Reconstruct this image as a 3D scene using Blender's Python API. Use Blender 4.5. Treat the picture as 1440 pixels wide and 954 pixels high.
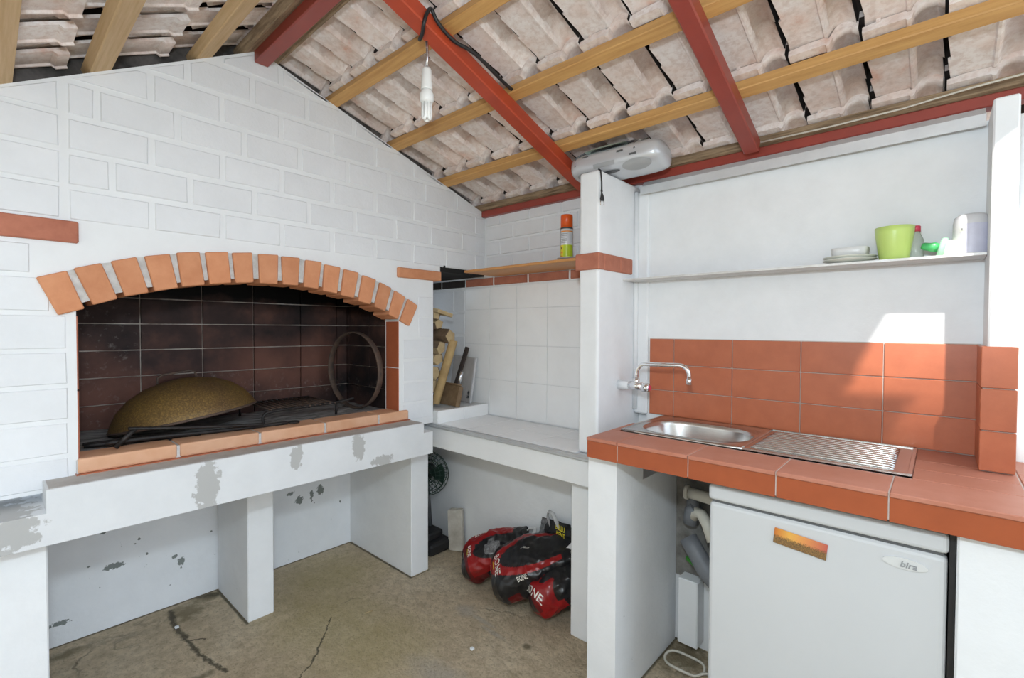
import bpy, bmesh, math, random
from mathutils import Vector, Matrix
random.seed(7)
for o in list(bpy.data.objects): bpy.data.objects.remove(o)
scn = bpy.context.scene
COL = scn.collection
R = math.radians

# ------------------------------------------------------------ camera
YAW, PIT, ROL = R(42.0), R(-1.217), R(0.232)
CAM = Vector((0, 0, 1.30))
fw = Vector((-math.sin(YAW)*math.cos(PIT), math.cos(YAW)*math.cos(PIT), math.sin(PIT)))
rt = Vector((math.cos(YAW), math.sin(YAW), 0)); up = rt.cross(fw)
rt2 = rt*math.cos(ROL) + up*math.sin(ROL); up2 = -rt*math.sin(ROL) + up*math.cos(ROL)
cd = bpy.data.cameras.new('camera'); cd.sensor_fit = 'HORIZONTAL'; cd.sensor_width = 36
cd.lens = 669.0/1440*36; cd.clip_start = .02; cd.clip_end = 200
cam = bpy.data.objects.new('camera', cd); COL.objects.link(cam)
m3 = Matrix((rt2, up2, -fw)).transposed()
cam.matrix_world = Matrix.Translation(CAM) @ m3.to_4x4()
scn.camera = cam

# ------------------------------------------------------------ sky, sun, flash, exposure
wd = bpy.data.worlds.new('sky'); scn.world = wd; wd.use_nodes = True
bg = wd.node_tree.nodes['Background']
bg.inputs['Color'].default_value = (.80, .91, 1.03, 1); bg.inputs['Strength'].default_value = 2.5
sd = bpy.data.lights.new('sun', 'SUN'); sd.energy = 9.0; sd.angle = R(1.4); sd.color = (1, .96, .9)
sun = bpy.data.objects.new('sun', sd); COL.objects.link(sun)
SUN_DIR = Vector((-.463, 1.0, -1.29)).normalized()
sun.rotation_euler = SUN_DIR.to_track_quat('-Z', 'Y').to_euler()
sun.location = (2, -3, 6)
fd = bpy.data.lights.new('camera_flash', 'POINT'); fd.energy = 54; fd.shadow_soft_size = .05; fd.color = (.76, .90, 1)
fl = bpy.data.objects.new('camera_flash', fd); COL.objects.link(fl)
fl.location = CAM + Vector((-.03, -.02, .33))
vs = scn.view_settings
vs.view_transform = 'Standard'; vs.look = 'None'; vs.gamma = 1; vs.use_curve_mapping = False
vs.exposure = -0.06

# ------------------------------------------------------------ materials
MATS = {}
class NT:
    def __init__(s, name):
        s.m = bpy.data.materials.new(name); s.m.use_nodes = True
        s.n = s.m.node_tree.nodes; s.l = s.m.node_tree.links
        s.p = s.n['Principled BSDF']; s.tc = s.n.new('ShaderNodeTexCoord')
    def node(s, t, **k):
        n = s.n.new(t)
        for a, v in k.items(): setattr(n, a, v)
        return n
    def link(s, a, b): s.l.new(a, b)
    def coords(s, scale=(1, 1, 1), rot=(0, 0, 0), src='Object'):
        mp = s.node('ShaderNodeMapping'); mp.inputs['Scale'].default_value = scale; mp.inputs['Rotation'].default_value = rot
        s.link(s.tc.outputs[src], mp.inputs['Vector']); return mp.outputs[0]
    def noise(s, scale=5, detail=6, rough=.6, vec=None, dist=0):
        n = s.node('ShaderNodeTexNoise'); n.inputs['Scale'].default_value = scale
        n.inputs['Detail'].default_value = detail; n.inputs['Roughness'].default_value = rough; n.inputs['Distortion'].default_value = dist
        s.link(vec if vec is not None else s.tc.outputs['Object'], n.inputs['Vector']); return n.outputs['Fac']
    def ramp(s, fac, stops):
        r = s.node('ShaderNodeValToRGB'); e = r.color_ramp.elements
        while len(e) < len(stops): e.new(.5)
        for el, (p, c) in zip(e, stops):
            el.position = p; el.color = c if len(c) == 4 else (*c, 1)
        s.link(fac, r.inputs[0]); return r.outputs[0]
    def mix(s, fac, a, b, mode='MIX'):
        m = s.node('ShaderNodeMix', data_type='RGBA', blend_type=mode)
        for i, v in ((0, fac), (6, a), (7, b)):
            if hasattr(v, 'links'): s.link(v, m.inputs[i])
            else: m.inputs[i].default_value = v if i == 0 else (v if len(v) == 4 else (*v, 1))
        return m.outputs[2]
    def math(s, op, a, b=0.0, c=0.0):
        m = s.node('ShaderNodeMath', operation=op)
        for i, v in enumerate((a, b, c)):
            if hasattr(v, 'links'): s.link(v, m.inputs[i])
            else: m.inputs[i].default_value = v
        return m.outputs[0]
    def bump(s, h, strength=.2, dist=.01):
        b = s.node('ShaderNodeBump'); b.inputs['Strength'].default_value = strength; b.inputs['Distance'].default_value = dist
        s.link(h, b.inputs['Height']); s.link(b.outputs[0], s.p.inputs['Normal'])
    def color(s, c):
        if hasattr(c, 'links'): s.link(c, s.p.inputs['Base Color'])
        else: s.p.inputs['Base Color'].default_value = (*c, 1)
    def patches(s, pts, axes=('Y', 'Z'), warp=.03, wscale=22, soft=.15):
        """mask of blotches; pts = (a, b, ra, rb) ellipses in object space, ragged by noise"""
        sp = s.node('ShaderNodeSeparateXYZ'); s.link(s.tc.outputs['Object'], sp.inputs[0])
        nz = s.noise(wscale, 5, .6); w1 = s.math('MULTIPLY', s.math('SUBTRACT', nz, .5), 1.0)
        tot = None
        for (a, b, ra, rb) in pts:
            da = s.math('DIVIDE', s.math('SUBTRACT', sp.outputs[axes[0]], a), ra)
            db = s.math('DIVIDE', s.math('SUBTRACT', sp.outputs[axes[1]], b), rb)
            d = s.math('SQRT', s.math('ADD', s.math('MULTIPLY', da, da), s.math('MULTIPLY', db, db)))
            d = s.math('ADD', d, s.math('MULTIPLY', w1, warp*60))
            k = s.node('ShaderNodeMapRange'); k.inputs[1].default_value = 1+soft; k.inputs[2].default_value = 1-soft
            s.link(d, k.inputs[0])
            tot = k.outputs[0] if tot is None else s.math('MAXIMUM', tot, k.outputs[0])
        return tot

def seg_mask(t, segs, axes=('X', 'Y'), warp=.02, wscale=30, soft=.5):
    """ragged lines: segs = (a0, b0, a1, b1, half width)"""
    sp = t.node('ShaderNodeSeparateXYZ'); t.link(t.tc.outputs['Object'], sp.inputs[0])
    nz = t.math('SUBTRACT', t.noise(wscale, 6, .65), .5); nz2 = t.math('SUBTRACT', t.noise(wscale*.8, 6, .65, t.coords((-1, 1.1, 1))), .5)
    A = t.math('ADD', sp.outputs[axes[0]], t.math('MULTIPLY', nz, warp)); Bv = t.math('ADD', sp.outputs[axes[1]], t.math('MULTIPLY', nz2, warp)); tot = None
    for (a0, b0, a1, b1, w) in segs:
        dx, dy = a1-a0, b1-b0; L2 = dx*dx+dy*dy
        pa = t.math('SUBTRACT', A, a0); pb = t.math('SUBTRACT', Bv, b0)
        h = t.math('DIVIDE', t.math('ADD', t.math('MULTIPLY', pa, dx), t.math('MULTIPLY', pb, dy)), L2)
        cl_n = t.node('ShaderNodeClamp'); t.link(h, cl_n.inputs[0]); h = cl_n.outputs[0]
        ex = t.math('SUBTRACT', pa, t.math('MULTIPLY', h, dx)); ey = t.math('SUBTRACT', pb, t.math('MULTIPLY', h, dy))
        d_ = t.math('SQRT', t.math('ADD', t.math('MULTIPLY', ex, ex), t.math('MULTIPLY', ey, ey)))
        k = t.node('ShaderNodeMapRange'); k.inputs[1].default_value = w*(1+soft); k.inputs[2].default_value = w*(1-soft); t.link(d_, k.inputs[0])
        tot = k.outputs[0] if tot is None else t.math('MAXIMUM', tot, k.outputs[0])
    return tot

def simple(name, c, rough=.6, metal=0, var=.12, scale=9, bump=.08, bscale=60, c2=None, spec=None, per=0.0, stretch=(1, 1, 1), coat=0):
    t = NT(name); v = t.coords(stretch)
    f = t.noise(scale, 6, .62, v)
    d = c2 or tuple(max(0, x*(1-var*2.2)) for x in c)
    colr = t.ramp(f, [(.3, d), (.68, c)])
    if per:
        oi = t.node('ShaderNodeObjectInfo'); hsv = t.node('ShaderNodeHueSaturation')
        mr = t.node('ShaderNodeMapRange'); mr.inputs[3].default_value = 1-per; mr.inputs[4].default_value = 1+per
        t.link(oi.outputs['Random'], mr.inputs[0]); t.link(mr.outputs[0], hsv.inputs['Value']); t.link(colr, hsv.inputs['Color']); colr = hsv.outputs[0]
    t.color(colr); t.p.inputs['Roughness'].default_value = rough; t.p.inputs['Metallic'].default_value = metal
    if spec is not None: t.p.inputs['Specular IOR Level'].default_value = spec
    if coat: t.p.inputs['Coat Weight'].default_value = coat
    if bump: t.bump(t.noise(bscale, 4, .6, v), bump, .004)
    MATS[name] = t.m; return t

simple('white_paint', (.80, .815, .83), .62, var=.03, bump=.25, bscale=45)
simple('block_paint', (.775, .79, .815), .6, var=.025, bump=.3, bscale=70, per=.02)
simple('plaster_cream', (.80, .815, .83), .7, var=.03, scale=4, bump=.25, bscale=40)
simple('white_tile', (.90, .91, .92), .22, var=.02, bump=.02)
simple('grout_white', (.70, .71, .71), .9, var=.05)
simple('grout_grey', (.60, .52, .47), .9, var=.12)
simple('tile_red', (.47, .135, .060), .38, var=.07, scale=14, c2=(.40, .11, .048), bump=.06, bscale=120, per=.04)
simple('tile_worn', (.48, .20, .135), .5, var=.1, scale=7, c2=(.41, .145, .085), bump=.06, bscale=120, per=.04)
simple('tile_edge', (.37, .082, .024), .4, var=.07, scale=12, c2=(.31, .066, .019), bump=.05, per=.03)
simple('brick_orange', (.66, .30, .155), .8, var=.1, scale=11, c2=(.54, .215, .10), bump=.3, bscale=50, per=.07)
simple('brick_sill', (.72, .43, .28), .75, var=.1, scale=6, c2=(.60, .31, .17), bump=.2, bscale=50, per=.05)
simple('brick_red', (.50, .19, .12), .85, var=.15, scale=16, c2=(.38, .13, .08), bump=.4, bscale=45, per=.05)
simple('ledge_grey', (.50, .48, .46), .95, var=.15, scale=20, c2=(.40, .37, .35), bump=.4, bscale=60)
simple('raw_masonry', (.27, .26, .24), .95, var=.3, scale=14, c2=(.10, .09, .08), bump=.9, bscale=30)
simple('mortar', (.66, .65, .63), .95, var=.15, scale=30, bump=.5, bscale=80)
simple('joint_shade', (.035, .024, .02), .95, var=.3)  # near-black interlock faces: shade of the tile gaps put into the colour
simple('soot_mortar', (.16, .14, .13), .95, var=.4, scale=12, c2=(.03, .027, .025), bump=.4)
simple('soot_and_shade', (.012, .011, .011), .95, var=.2)
simple('red_steel', (.33, .052, .034), .42, var=.08, scale=6, c2=(.25, .042, .03), bump=.03, coat=.1)
simple('red_steel_bright', (.50, .064, .022), .38, var=.08, scale=6, c2=(.36, .052, .024), bump=.03, coat=.1)
simple('pine', (.62, .36, .13), .6, var=.1, scale=5, c2=(.47, .245, .075), bump=.1, bscale=30, stretch=(.9, 16, 16), per=.05)
simple('pine_pale', (.66, .47, .27), .65, var=.1, scale=5, c2=(.52, .34, .16), bump=.1, bscale=30, stretch=(.9, 16, 16), per=.06)
simple('old_wood', (.40, .29, .18), .85, var=.2, scale=6, c2=(.12, .075, .04), bump=.3, bscale=30, stretch=(1.2, 14, 14))
simple('board_wood', (.60, .29, .095), .42, var=.1, scale=5, c2=(.48, .21, .06), bump=.04, stretch=(1, 14, 14))
simple('zinc', (.68, .70, .72), .40, .35, var=.08, bump=.02)
simple('alu_strip', (.56, .57, .58), .4, .5, var=.06, bump=.02)
simple('shelf_metal', (.70, .70, .69), .5, .2, var=.1, scale=25, c2=(.55, .53, .50), bump=.05)
simple('chrome', (.86, .87, .88), .08, 1, var=.02, bump=0)
simple('steel', (.66, .65, .63), .26, 1, var=.06, scale=18, bump=.03, bscale=160)
simple('fridge_white', (.575, .59, .605), .34, var=.01, bump=.02, bscale=200)
simple('plastic_white', (.78, .78, .76), .4, var=.03, bump=0)
simple('plastic_cream', (.66, .63, .55), .45, var=.06, bump=.02)
simple('plastic_grey', (.20, .21, .23), .5, var=.12, bump=.05)
simple('rubber_black', (.018, .018, .02), .5, var=.2, bump=.05)
simple('iron', (.035, .031, .03), .6, .4, var=.3, scale=40, bump=.3, bscale=90)
simple('rust', (.13, .085, .06), .75, .3, var=.3, scale=30, c2=(.06, .045, .04), bump=.3, bscale=120)
simple('rust_brown', (.27, .18, .10), .7, .2, var=.2, scale=25, c2=(.16, .10, .055), bump=.3)
simple('silver_plastic', (.60, .62, .65), .32, .35, var=.02, bump=0)
simple('grey_grille', (.40, .41, .42), .6, .1, var=.05, bump=.3, bscale=400)
simple('dark_grey', (.10, .105, .11), .5, var=.1, bump=0)
simple('mint_plastic', (.42, .52, .47), .4, var=.05, bump=0)
simple('green_cup', (.55, .72, .20), .35, var=.03, bump=0)
simple('green_bright', (.06, .42, .13), .35, var=.05, bump=0)
simple('green_pale', (.36, .68, .45), .35, var=.05, bump=0)
simple('green_hose', (.05, .30, .03), .4, var=.1, bump=0)
simple('green_wire', (.025, .06, .045), .4, .2, var=.2, bump=0)
simple('plate_white', (.76, .77, .70), .25, var=.02, bump=0)
simple('dish_grey', (.66, .66, .65), .3, var=.03, bump=0)
simple('red_cap', (.62, .05, .10), .35, var=.05, bump=0)
simple('orange_cap', (.72, .10, .012), .35, var=.03, bump=0)
simple('can_white', (.70, .72, .76), .3, .2, var=.03, bump=0)
simple('can_yellow', (.74, .64, .02), .3, var=.05, bump=0)
simple('can_green', (.48, .60, .03), .3, var=.05, bump=0)
simple('can_orange', (.80, .30, .03), .3, var=.05, bump=0)
simple('ink_dark', (.05, .05, .055), .5, var=.05, bump=0)
simple('ink_grey', (.30, .31, .32), .4, var=.02, bump=0)
simple('ink_white', (.80, .78, .72), .5, var=.05, bump=0)
simple('ink_yellow', (.80, .68, .03), .5, var=.05, bump=0)
simple('ink_red', (.62, .02, .02), .35, var=.08, bump=0)
simple('badge_silver', (.68, .70, .71), .35, .2, var=.01, bump=0)
simple('bottle_grey', (.66, .66, .68), .4, var=.03, bump=0)
simple('label_lilac', (.60, .60, .72), .45, var=.05, scale=40, bump=0)
simple('log_bark', (.20, .13, .075), .9, var=.25, scale=18, bump=.6, bscale=40)
simple('log_cut', (.55, .43, .25), .8, var=.12, scale=10, c2=(.36, .25, .12), bump=.2, bscale=60, stretch=(1, 1, 8))
simple('stick_wood', (.50, .36, .17), .8, var=.15, scale=8, c2=(.30, .19, .08), bump=.3, bscale=50)
simple('charred_wood', (.035, .025, .022), .85, var=.3, scale=12, bump=.3)
simple('stone_board', (.56, .54, .52), .9, var=.15, scale=8, c2=(.40, .37, .36), bump=.3, bscale=50)
simple('pale_edge', (.66, .66, .68), .85, var=.1, bump=.2)
simple('offcut_stone', (.62, .59, .53), .9, var=.2, scale=14, c2=(.40, .36, .30), bump=.5, bscale=45)
simple('bag_black', (.014, .014, .016), .32, var=.2, bump=.5, bscale=22)
simple('bag_red', (.33, .008, .010), .3, var=.15, scale=9, c2=(.20, .005, .006), bump=.4, bscale=22)
simple('bag_dark_red', (.14, .006, .008), .3, var=.2, bump=.4, bscale=22)
simple('bag_silver', (.36, .36, .37), .35, .3, var=.25, scale=60, c2=(.04, .04, .045), bump=.6, bscale=30)
simple('handle_white', (.62, .62, .63), .5, var=.1, bump=0)
simple('cane', (.68, .61, .44), .6, var=.15, scale=8, c2=(.50, .42, .26), bump=.15, stretch=(10, 10, 1), per=.15)
simple('pink_rail', (.72, .22, .16), .5, var=.05, bump=0)
simple('mesh_panel', (.52, .56, .52), .7, var=.1, scale=30, bump=.2)
simple('sun_blocker_render', (.72, .68, .60), .9, var=.05, scale=2, bump=.2)
simple('house_glass', (.06, .08, .10), .08, var=.1, bump=0)
simple('sun_blocker_roof', (.45, .17, .10), .8, var=.2, bump=.2)
simple('lamp_tube', (.86, .86, .84), .25, var=.01, bump=0)
simple('mirror_foil', (.75, .76, .80), .2, .9, var=.1, bump=.2)
simple('ash', (.42, .41, .40), .95, var=.35, scale=9, c2=(.04, .037, .035), bump=.5, bscale=40, stretch=(6, 1, 1))

def special():
    # smoke-stained firebox tiles: reddish tile under a soot coat that varies with its own cloud pattern
    t = NT('firebox_tile'); f = t.noise(3.2, 5, .6); g = t.noise(34, 5, .7); h = t.noise(1.7, 2, .5)
    base = t.ramp(f, [(.34, (.016, .014, .015)), (.5, (.05, .030, .027)), (.72, (.15, .070, .052))])
    pale = t.ramp(g, [(.56, (0, 0, 0)), (.74, (1, 1, 1))])
    where = t.patches([(.33, 1.23, .10, .14), (.30, .96, .13, .10), (.75, 1.02, .3, .06), (1.1, .98, .3, .05)], warp=.02, wscale=9, soft=.6)
    base = t.mix(t.math('MULTIPLY', t.math('MULTIPLY', pale, where), .55), base, (.34, .30, .28))
    warm = t.patches([(.28, 1.02, .16, .12), (.95, 1.10, .16, .10), (1.18, 1.10, .14, .12)], warp=.02, wscale=7, soft=.7)
    base = t.mix(t.math('MULTIPLY', warm, .45), base, (.27, .115, .08))
    sp = t.node('ShaderNodeSeparateXYZ'); t.link(t.tc.outputs['Object'], sp.inputs[0])
    zz = t.math('ADD', sp.outputs['Z'], t.math('MULTIPLY', t.math('SUBTRACT', t.noise(6, 5, .6), .5), .16))
    zz = t.math('ADD', zz, t.math('MULTIPLY', sp.outputs['Y'], .03))
    k = t.node('ShaderNodeMapRange'); k.inputs[1].default_value = 1.40; k.inputs[2].default_value = 1.47; t.link(zz, k.inputs[0])
    base = t.mix(k.outputs[0], base, (.003, .003, .003)); t.p.inputs['Specular IOR Level'].default_value = .12
    t.color(base); t.p.inputs['Roughness'].default_value = .6; t.bump(g, .15, .003); MATS['firebox_tile'] = t.m
    t = NT('firebox_grout'); g = t.noise(9, 5, .6)
    t.color(t.ramp(g, [(.35, (.22, .16, .13)), (.65, (.62, .54, .47))])); t.p.inputs['Roughness'].default_value = .95; MATS['firebox_grout'] = t.m
    # concrete floor with stains and moss of their own shapes
    t = NT('concrete'); a = t.noise(2.2, 8, .65); b = t.noise(21, 9, .75); c = t.noise(70, 6, .75)
    col = t.ramp(a, [(.3, (.60, .47, .31)), (.5, (.76, .62, .43)), (.72, (.86, .74, .56))])
    col = t.mix(t.ramp(b, [(.36, (.7,)*3), (.58, (0, 0, 0))]), col, (.44, .33, .20))
    moss = t.patches([(-2.02, 1.02, .34, .20), (-1.75, 1.05, .25, .2), (-2.35, 1.2, .2, .2)], ('X', 'Y'), warp=.02, wscale=8, soft=.6)
    col = t.mix(t.math('MULTIPLY', moss, .5), col, (.52, .43, .18))
    dark = t.patches([(-2.54, .60, .07, .06), (-2.60, .70, .04, .05), (-2.56, .2, .03, .05), (-2.02, .50, .02, .05), (-.74, 1.86, .08, .12)], ('X', 'Y'), warp=.05, wscale=24, soft=.5)
    col = t.mix(t.math('MULTIPLY', dark, .65), col, (.12, .095, .035))
    cr = seg_mask(t, [(-2.60, .555, -2.45, .54, .012), (-2.45, .54, -2.32, .548, .011), (-2.32, .548, -2.22, .553, .008), (-2.22, .553, -2.08, .572, .008), (-2.08, .572, -1.98, .60, .006), (-2.01, 1.023, -1.90, .935, .003), (-1.90, .935, -1.80, .845, .005), (-1.80, .845, -1.75, .77, .003), (-2.30, .55, -2.26, .60, .004)], warp=.045, wscale=32)
    col = t.mix(t.math('MULTIPLY', cr, .85), col, (.055, .045, .025))
    jt = seg_mask(t, [(-2.645, -.2, -2.645, .762, .007), (-2.645, .872, -2.645, 1.478, .007), (-2.645, .758, -2.24, .758, .006), (-2.645, 1.474, -2.03, 1.474, .006), (-2.026, 1.478, -2.026, 1.588, .003), (-2.1, 1.897, -1.1, 1.897, .006), (-.806, 1.45, -.806, 1.94, .007), (-2.64, .68, -2.60, .75, .02)], warp=.012, wscale=30)
    col = t.mix(t.math('MULTIPLY', jt, .8), col, (.07, .058, .03))
    pale = t.patches([(-1.60, 1.47, .05, .035), (-1.50, 1.47, .07, .012), (-1.40, 1.44, .06, .012), (-1.34, 1.12, .16, .06)], ('X', 'Y'), warp=.02, wscale=24, soft=.5)
    col = t.mix(t.math('MULTIPLY', pale, .5), col, (.55, .51, .45))
    dot = t.patches([(-1.235, 1.47, .018, .016)], ('X', 'Y'), warp=.008, wscale=60, soft=.4); col = t.mix(t.math('MULTIPLY', dot, .7), col, (.06, .05, .01))
    v = t.node('ShaderNodeTexVoronoi', feature='DISTANCE_TO_EDGE'); v.inputs['Scale'].default_value = 1.35
    wv = t.node('ShaderNodeMixRGB'); wv.inputs[0].default_value = .22
    nn = t.node('ShaderNodeTexNoise'); nn.inputs['Scale'].default_value = 5; nn.inputs['Detail'].default_value = 8
    t.link(t.tc.outputs['Object'], wv.inputs[1]); t.link(t.tc.outputs['Object'], nn.inputs[0]); t.link(nn.outputs['Color'], wv.inputs[2]); t.link(wv.outputs[0], v.inputs['Vector'])
    crack = t.ramp(v.outputs['Distance'], [(.0, (1, 1, 1)), (.008, (0, 0, 0))])
    crack = t.math('MULTIPLY', crack, t.ramp(t.noise(1.9, 3, .5), [(.5, (0, 0, 0)), (.6, (1, 1, 1))]))
    col = t.mix(t.math('MULTIPLY', crack, .6), col, (.07, .055, .03))
    col = t.mix(t.ramp(c, [(.36, (.6,)*3), (.47, (0, 0, 0))]), col, (.34, .26, .16))
    speck = t.ramp(t.noise(55, 3, .6), [(.70, (0, 0, 0)), (.76, (1, 1, 1))]); col = t.mix(t.math('MULTIPLY', speck, .35), col, (.55, .50, .42))
    t.color(col); t.p.inputs['Roughness'].default_value = .9
    hh = t.math('ADD', t.math('MULTIPLY', b, .5), t.math('MULTIPLY', c, .9)); hh = t.math('SUBTRACT', hh, t.math('MULTIPLY', crack, .6))
    t.bump(hh, 1.0, .022); MATS['concrete'] = t.m
    # painted slab with flaked grey patches
    def flaked(name, pts, axes=('Y', 'Z'), grey=(.43, .43, .425), small=.66, warp=.02, wscale=26, base=.82):
        t = NT(name); f = t.noise(9, 6, .6); n2 = t.noise(40, 4, .6)
        col = t.ramp(f, [(.3, (base-.05, base-.035, base-.015)), (.7, (base, base+.015, base+.035))])
        if pts:
            col = t.mix(t.patches(pts, axes, warp=warp, wscale=wscale, soft=.08), col, grey)
        fl = t.ramp(t.noise(13, 7, .72), [(small, (0, 0, 0)), (small+.015, (1, 1, 1))])
        col = t.mix(fl, col, (.22, .23, .22))
        t.color(col); t.p.inputs['Roughness'].default_value = .65; t.bump(n2, .25, .006); MATS[name] = t.m
    flaked('slab_paint', [(.03, .735, .07, .055), (.51, .75, .035, .085), (.815, .79, .022, .05), (1.085, .785, .03, .05), (1.20, .70, .055, .022)], warp=.045, wscale=34, small=.70, base=.70)
    flaked('low_wall', [(.365, .262, .035, .012), (.61, .19, .012, .022), (.585, .225, .012, .008), (1.29, .365, .018, .026), (1.17, .335, .022, .02), (1.24, .35, .01, .03), (.33, .418, .01, .006), (1.12, .385, .02, .01), (.19, .09, .03, .01)]+[(random.Random(k).uniform(.14, 1.46), random.Random(k+50).uniform(.08, .52), random.Random(k+90).uniform(.002, .006), random.Random(k+130).uniform(.002, .007)) for k in range(16)], grey=(.20, .22, .21), small=.675, warp=.05, wscale=60)
    flaked('pier_paint', None, small=.70)
    # roof tile underside: pinkish clay bloomed with lime
    t = NT('roof_clay'); oi = t.node('ShaderNodeObjectInfo'); cx = t.coords((1, 1, 1))
    sc = t.node('ShaderNodeVectorMath', operation='ADD'); t.link(cx, sc.inputs[0])
    cmb = t.node('ShaderNodeCombineXYZ'); t.link(t.math('MULTIPLY', oi.outputs['Random'], 37.0), cmb.inputs[0]); t.link(t.math('MULTIPLY', oi.outputs['Random'], 11.0), cmb.inputs[2]); t.link(cmb.outputs[0], sc.inputs[1])
    f = t.noise(7, 7, .65, sc.outputs[0]); g = t.noise(45, 5, .65, sc.outputs[0])
    col = t.ramp(f, [(.28, (.68, .40, .31)), (.38, (.78, .64, .58)), (.54, (.84, .77, .74)), (.8, (.90, .86, .84))])
    col = t.mix(t.ramp(g, [(.38, (.5,)*3), (.55, (0, 0, 0))]), col, (.60, .46, .40))
    mr = t.node('ShaderNodeMapRange'); mr.inputs[3].default_value = .88; mr.inputs[4].default_value = 1.08
    t.link(oi.outputs['Random'], mr.inputs[0]); hs = t.node('ShaderNodeHueSaturation'); t.link(mr.outputs[0], hs.inputs['Value']); t.link(col, hs.inputs['Color'])
    t.color(hs.outputs[0]); t.p.inputs['Roughness'].default_value = .9; t.bump(g, .35, .006); MATS['roof_clay'] = t.m
    # hammered golden-brown dome
    t = NT('dome_rust'); f = t.noise(4, 4, .5); g = t.noise(150, 3, .7)
    col = t.ramp(f, [(.35, (.17, .10, .045)), (.65, (.30, .185, .05))])
    col = t.mix(t.ramp(g, [(.45, (.6,)*3), (.62, (0, 0, 0))]), col, (.06, .04, .02))
    t.color(col); t.p.inputs['Roughness'].default_value = .55; t.p.inputs['Metallic'].default_value = .35; t.bump(g, .6, .004); MATS['dome_rust'] = t.m
    # fridge magnet: sunset over a harbour as flat print
    t = NT('magnet_print'); sp = t.node('ShaderNodeSeparateXYZ'); t.link(t.tc.outputs['Generated'], sp.inputs[0])
    n = t.noise(30, 6, .75, t.coords((1, 1, 1), src='Generated'))
    sky = t.ramp(sp.outputs['X'], [(0, (.55, .16, .03)), (.3, (.75, .40, .08)), (.6, (.70, .28, .09)), (1, (.50, .11, .08))])
    land = t.ramp(n, [(.4, (.05, .035, .03)), (.55, (.30, .16, .05)), (.7, (.36, .30, .10))])
    edge = t.math('ADD', sp.outputs['Z'], t.math('MULTIPLY', t.math('SUBTRACT', n, .5), 1.1))
    k = t.ramp(edge, [(.46, (1, 1, 1)), (.56, (0, 0, 0))]); t.color(t.mix(k, sky, land)); t.p.inputs['Roughness'].default_value = .35; MATS['magnet_print'] = t.m
    # clear plastic
    t = NT('clear_plastic'); t.color((.9, .95, .92)); t.p.inputs['Transmission Weight'].default_value = .85; t.p.inputs['Roughness'].default_value = .12; t.p.inputs['IOR'].default_value = 1.3; MATS['clear_plastic'] = t.m
    # charcoal bag print: red bands on black film
    t = NT('bag_print'); sp = t.node('ShaderNodeSeparateXYZ'); t.link(t.tc.outputs['Generated'], sp.inputs[0])
    MATS['bag_print'] = t.m
special()

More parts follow.
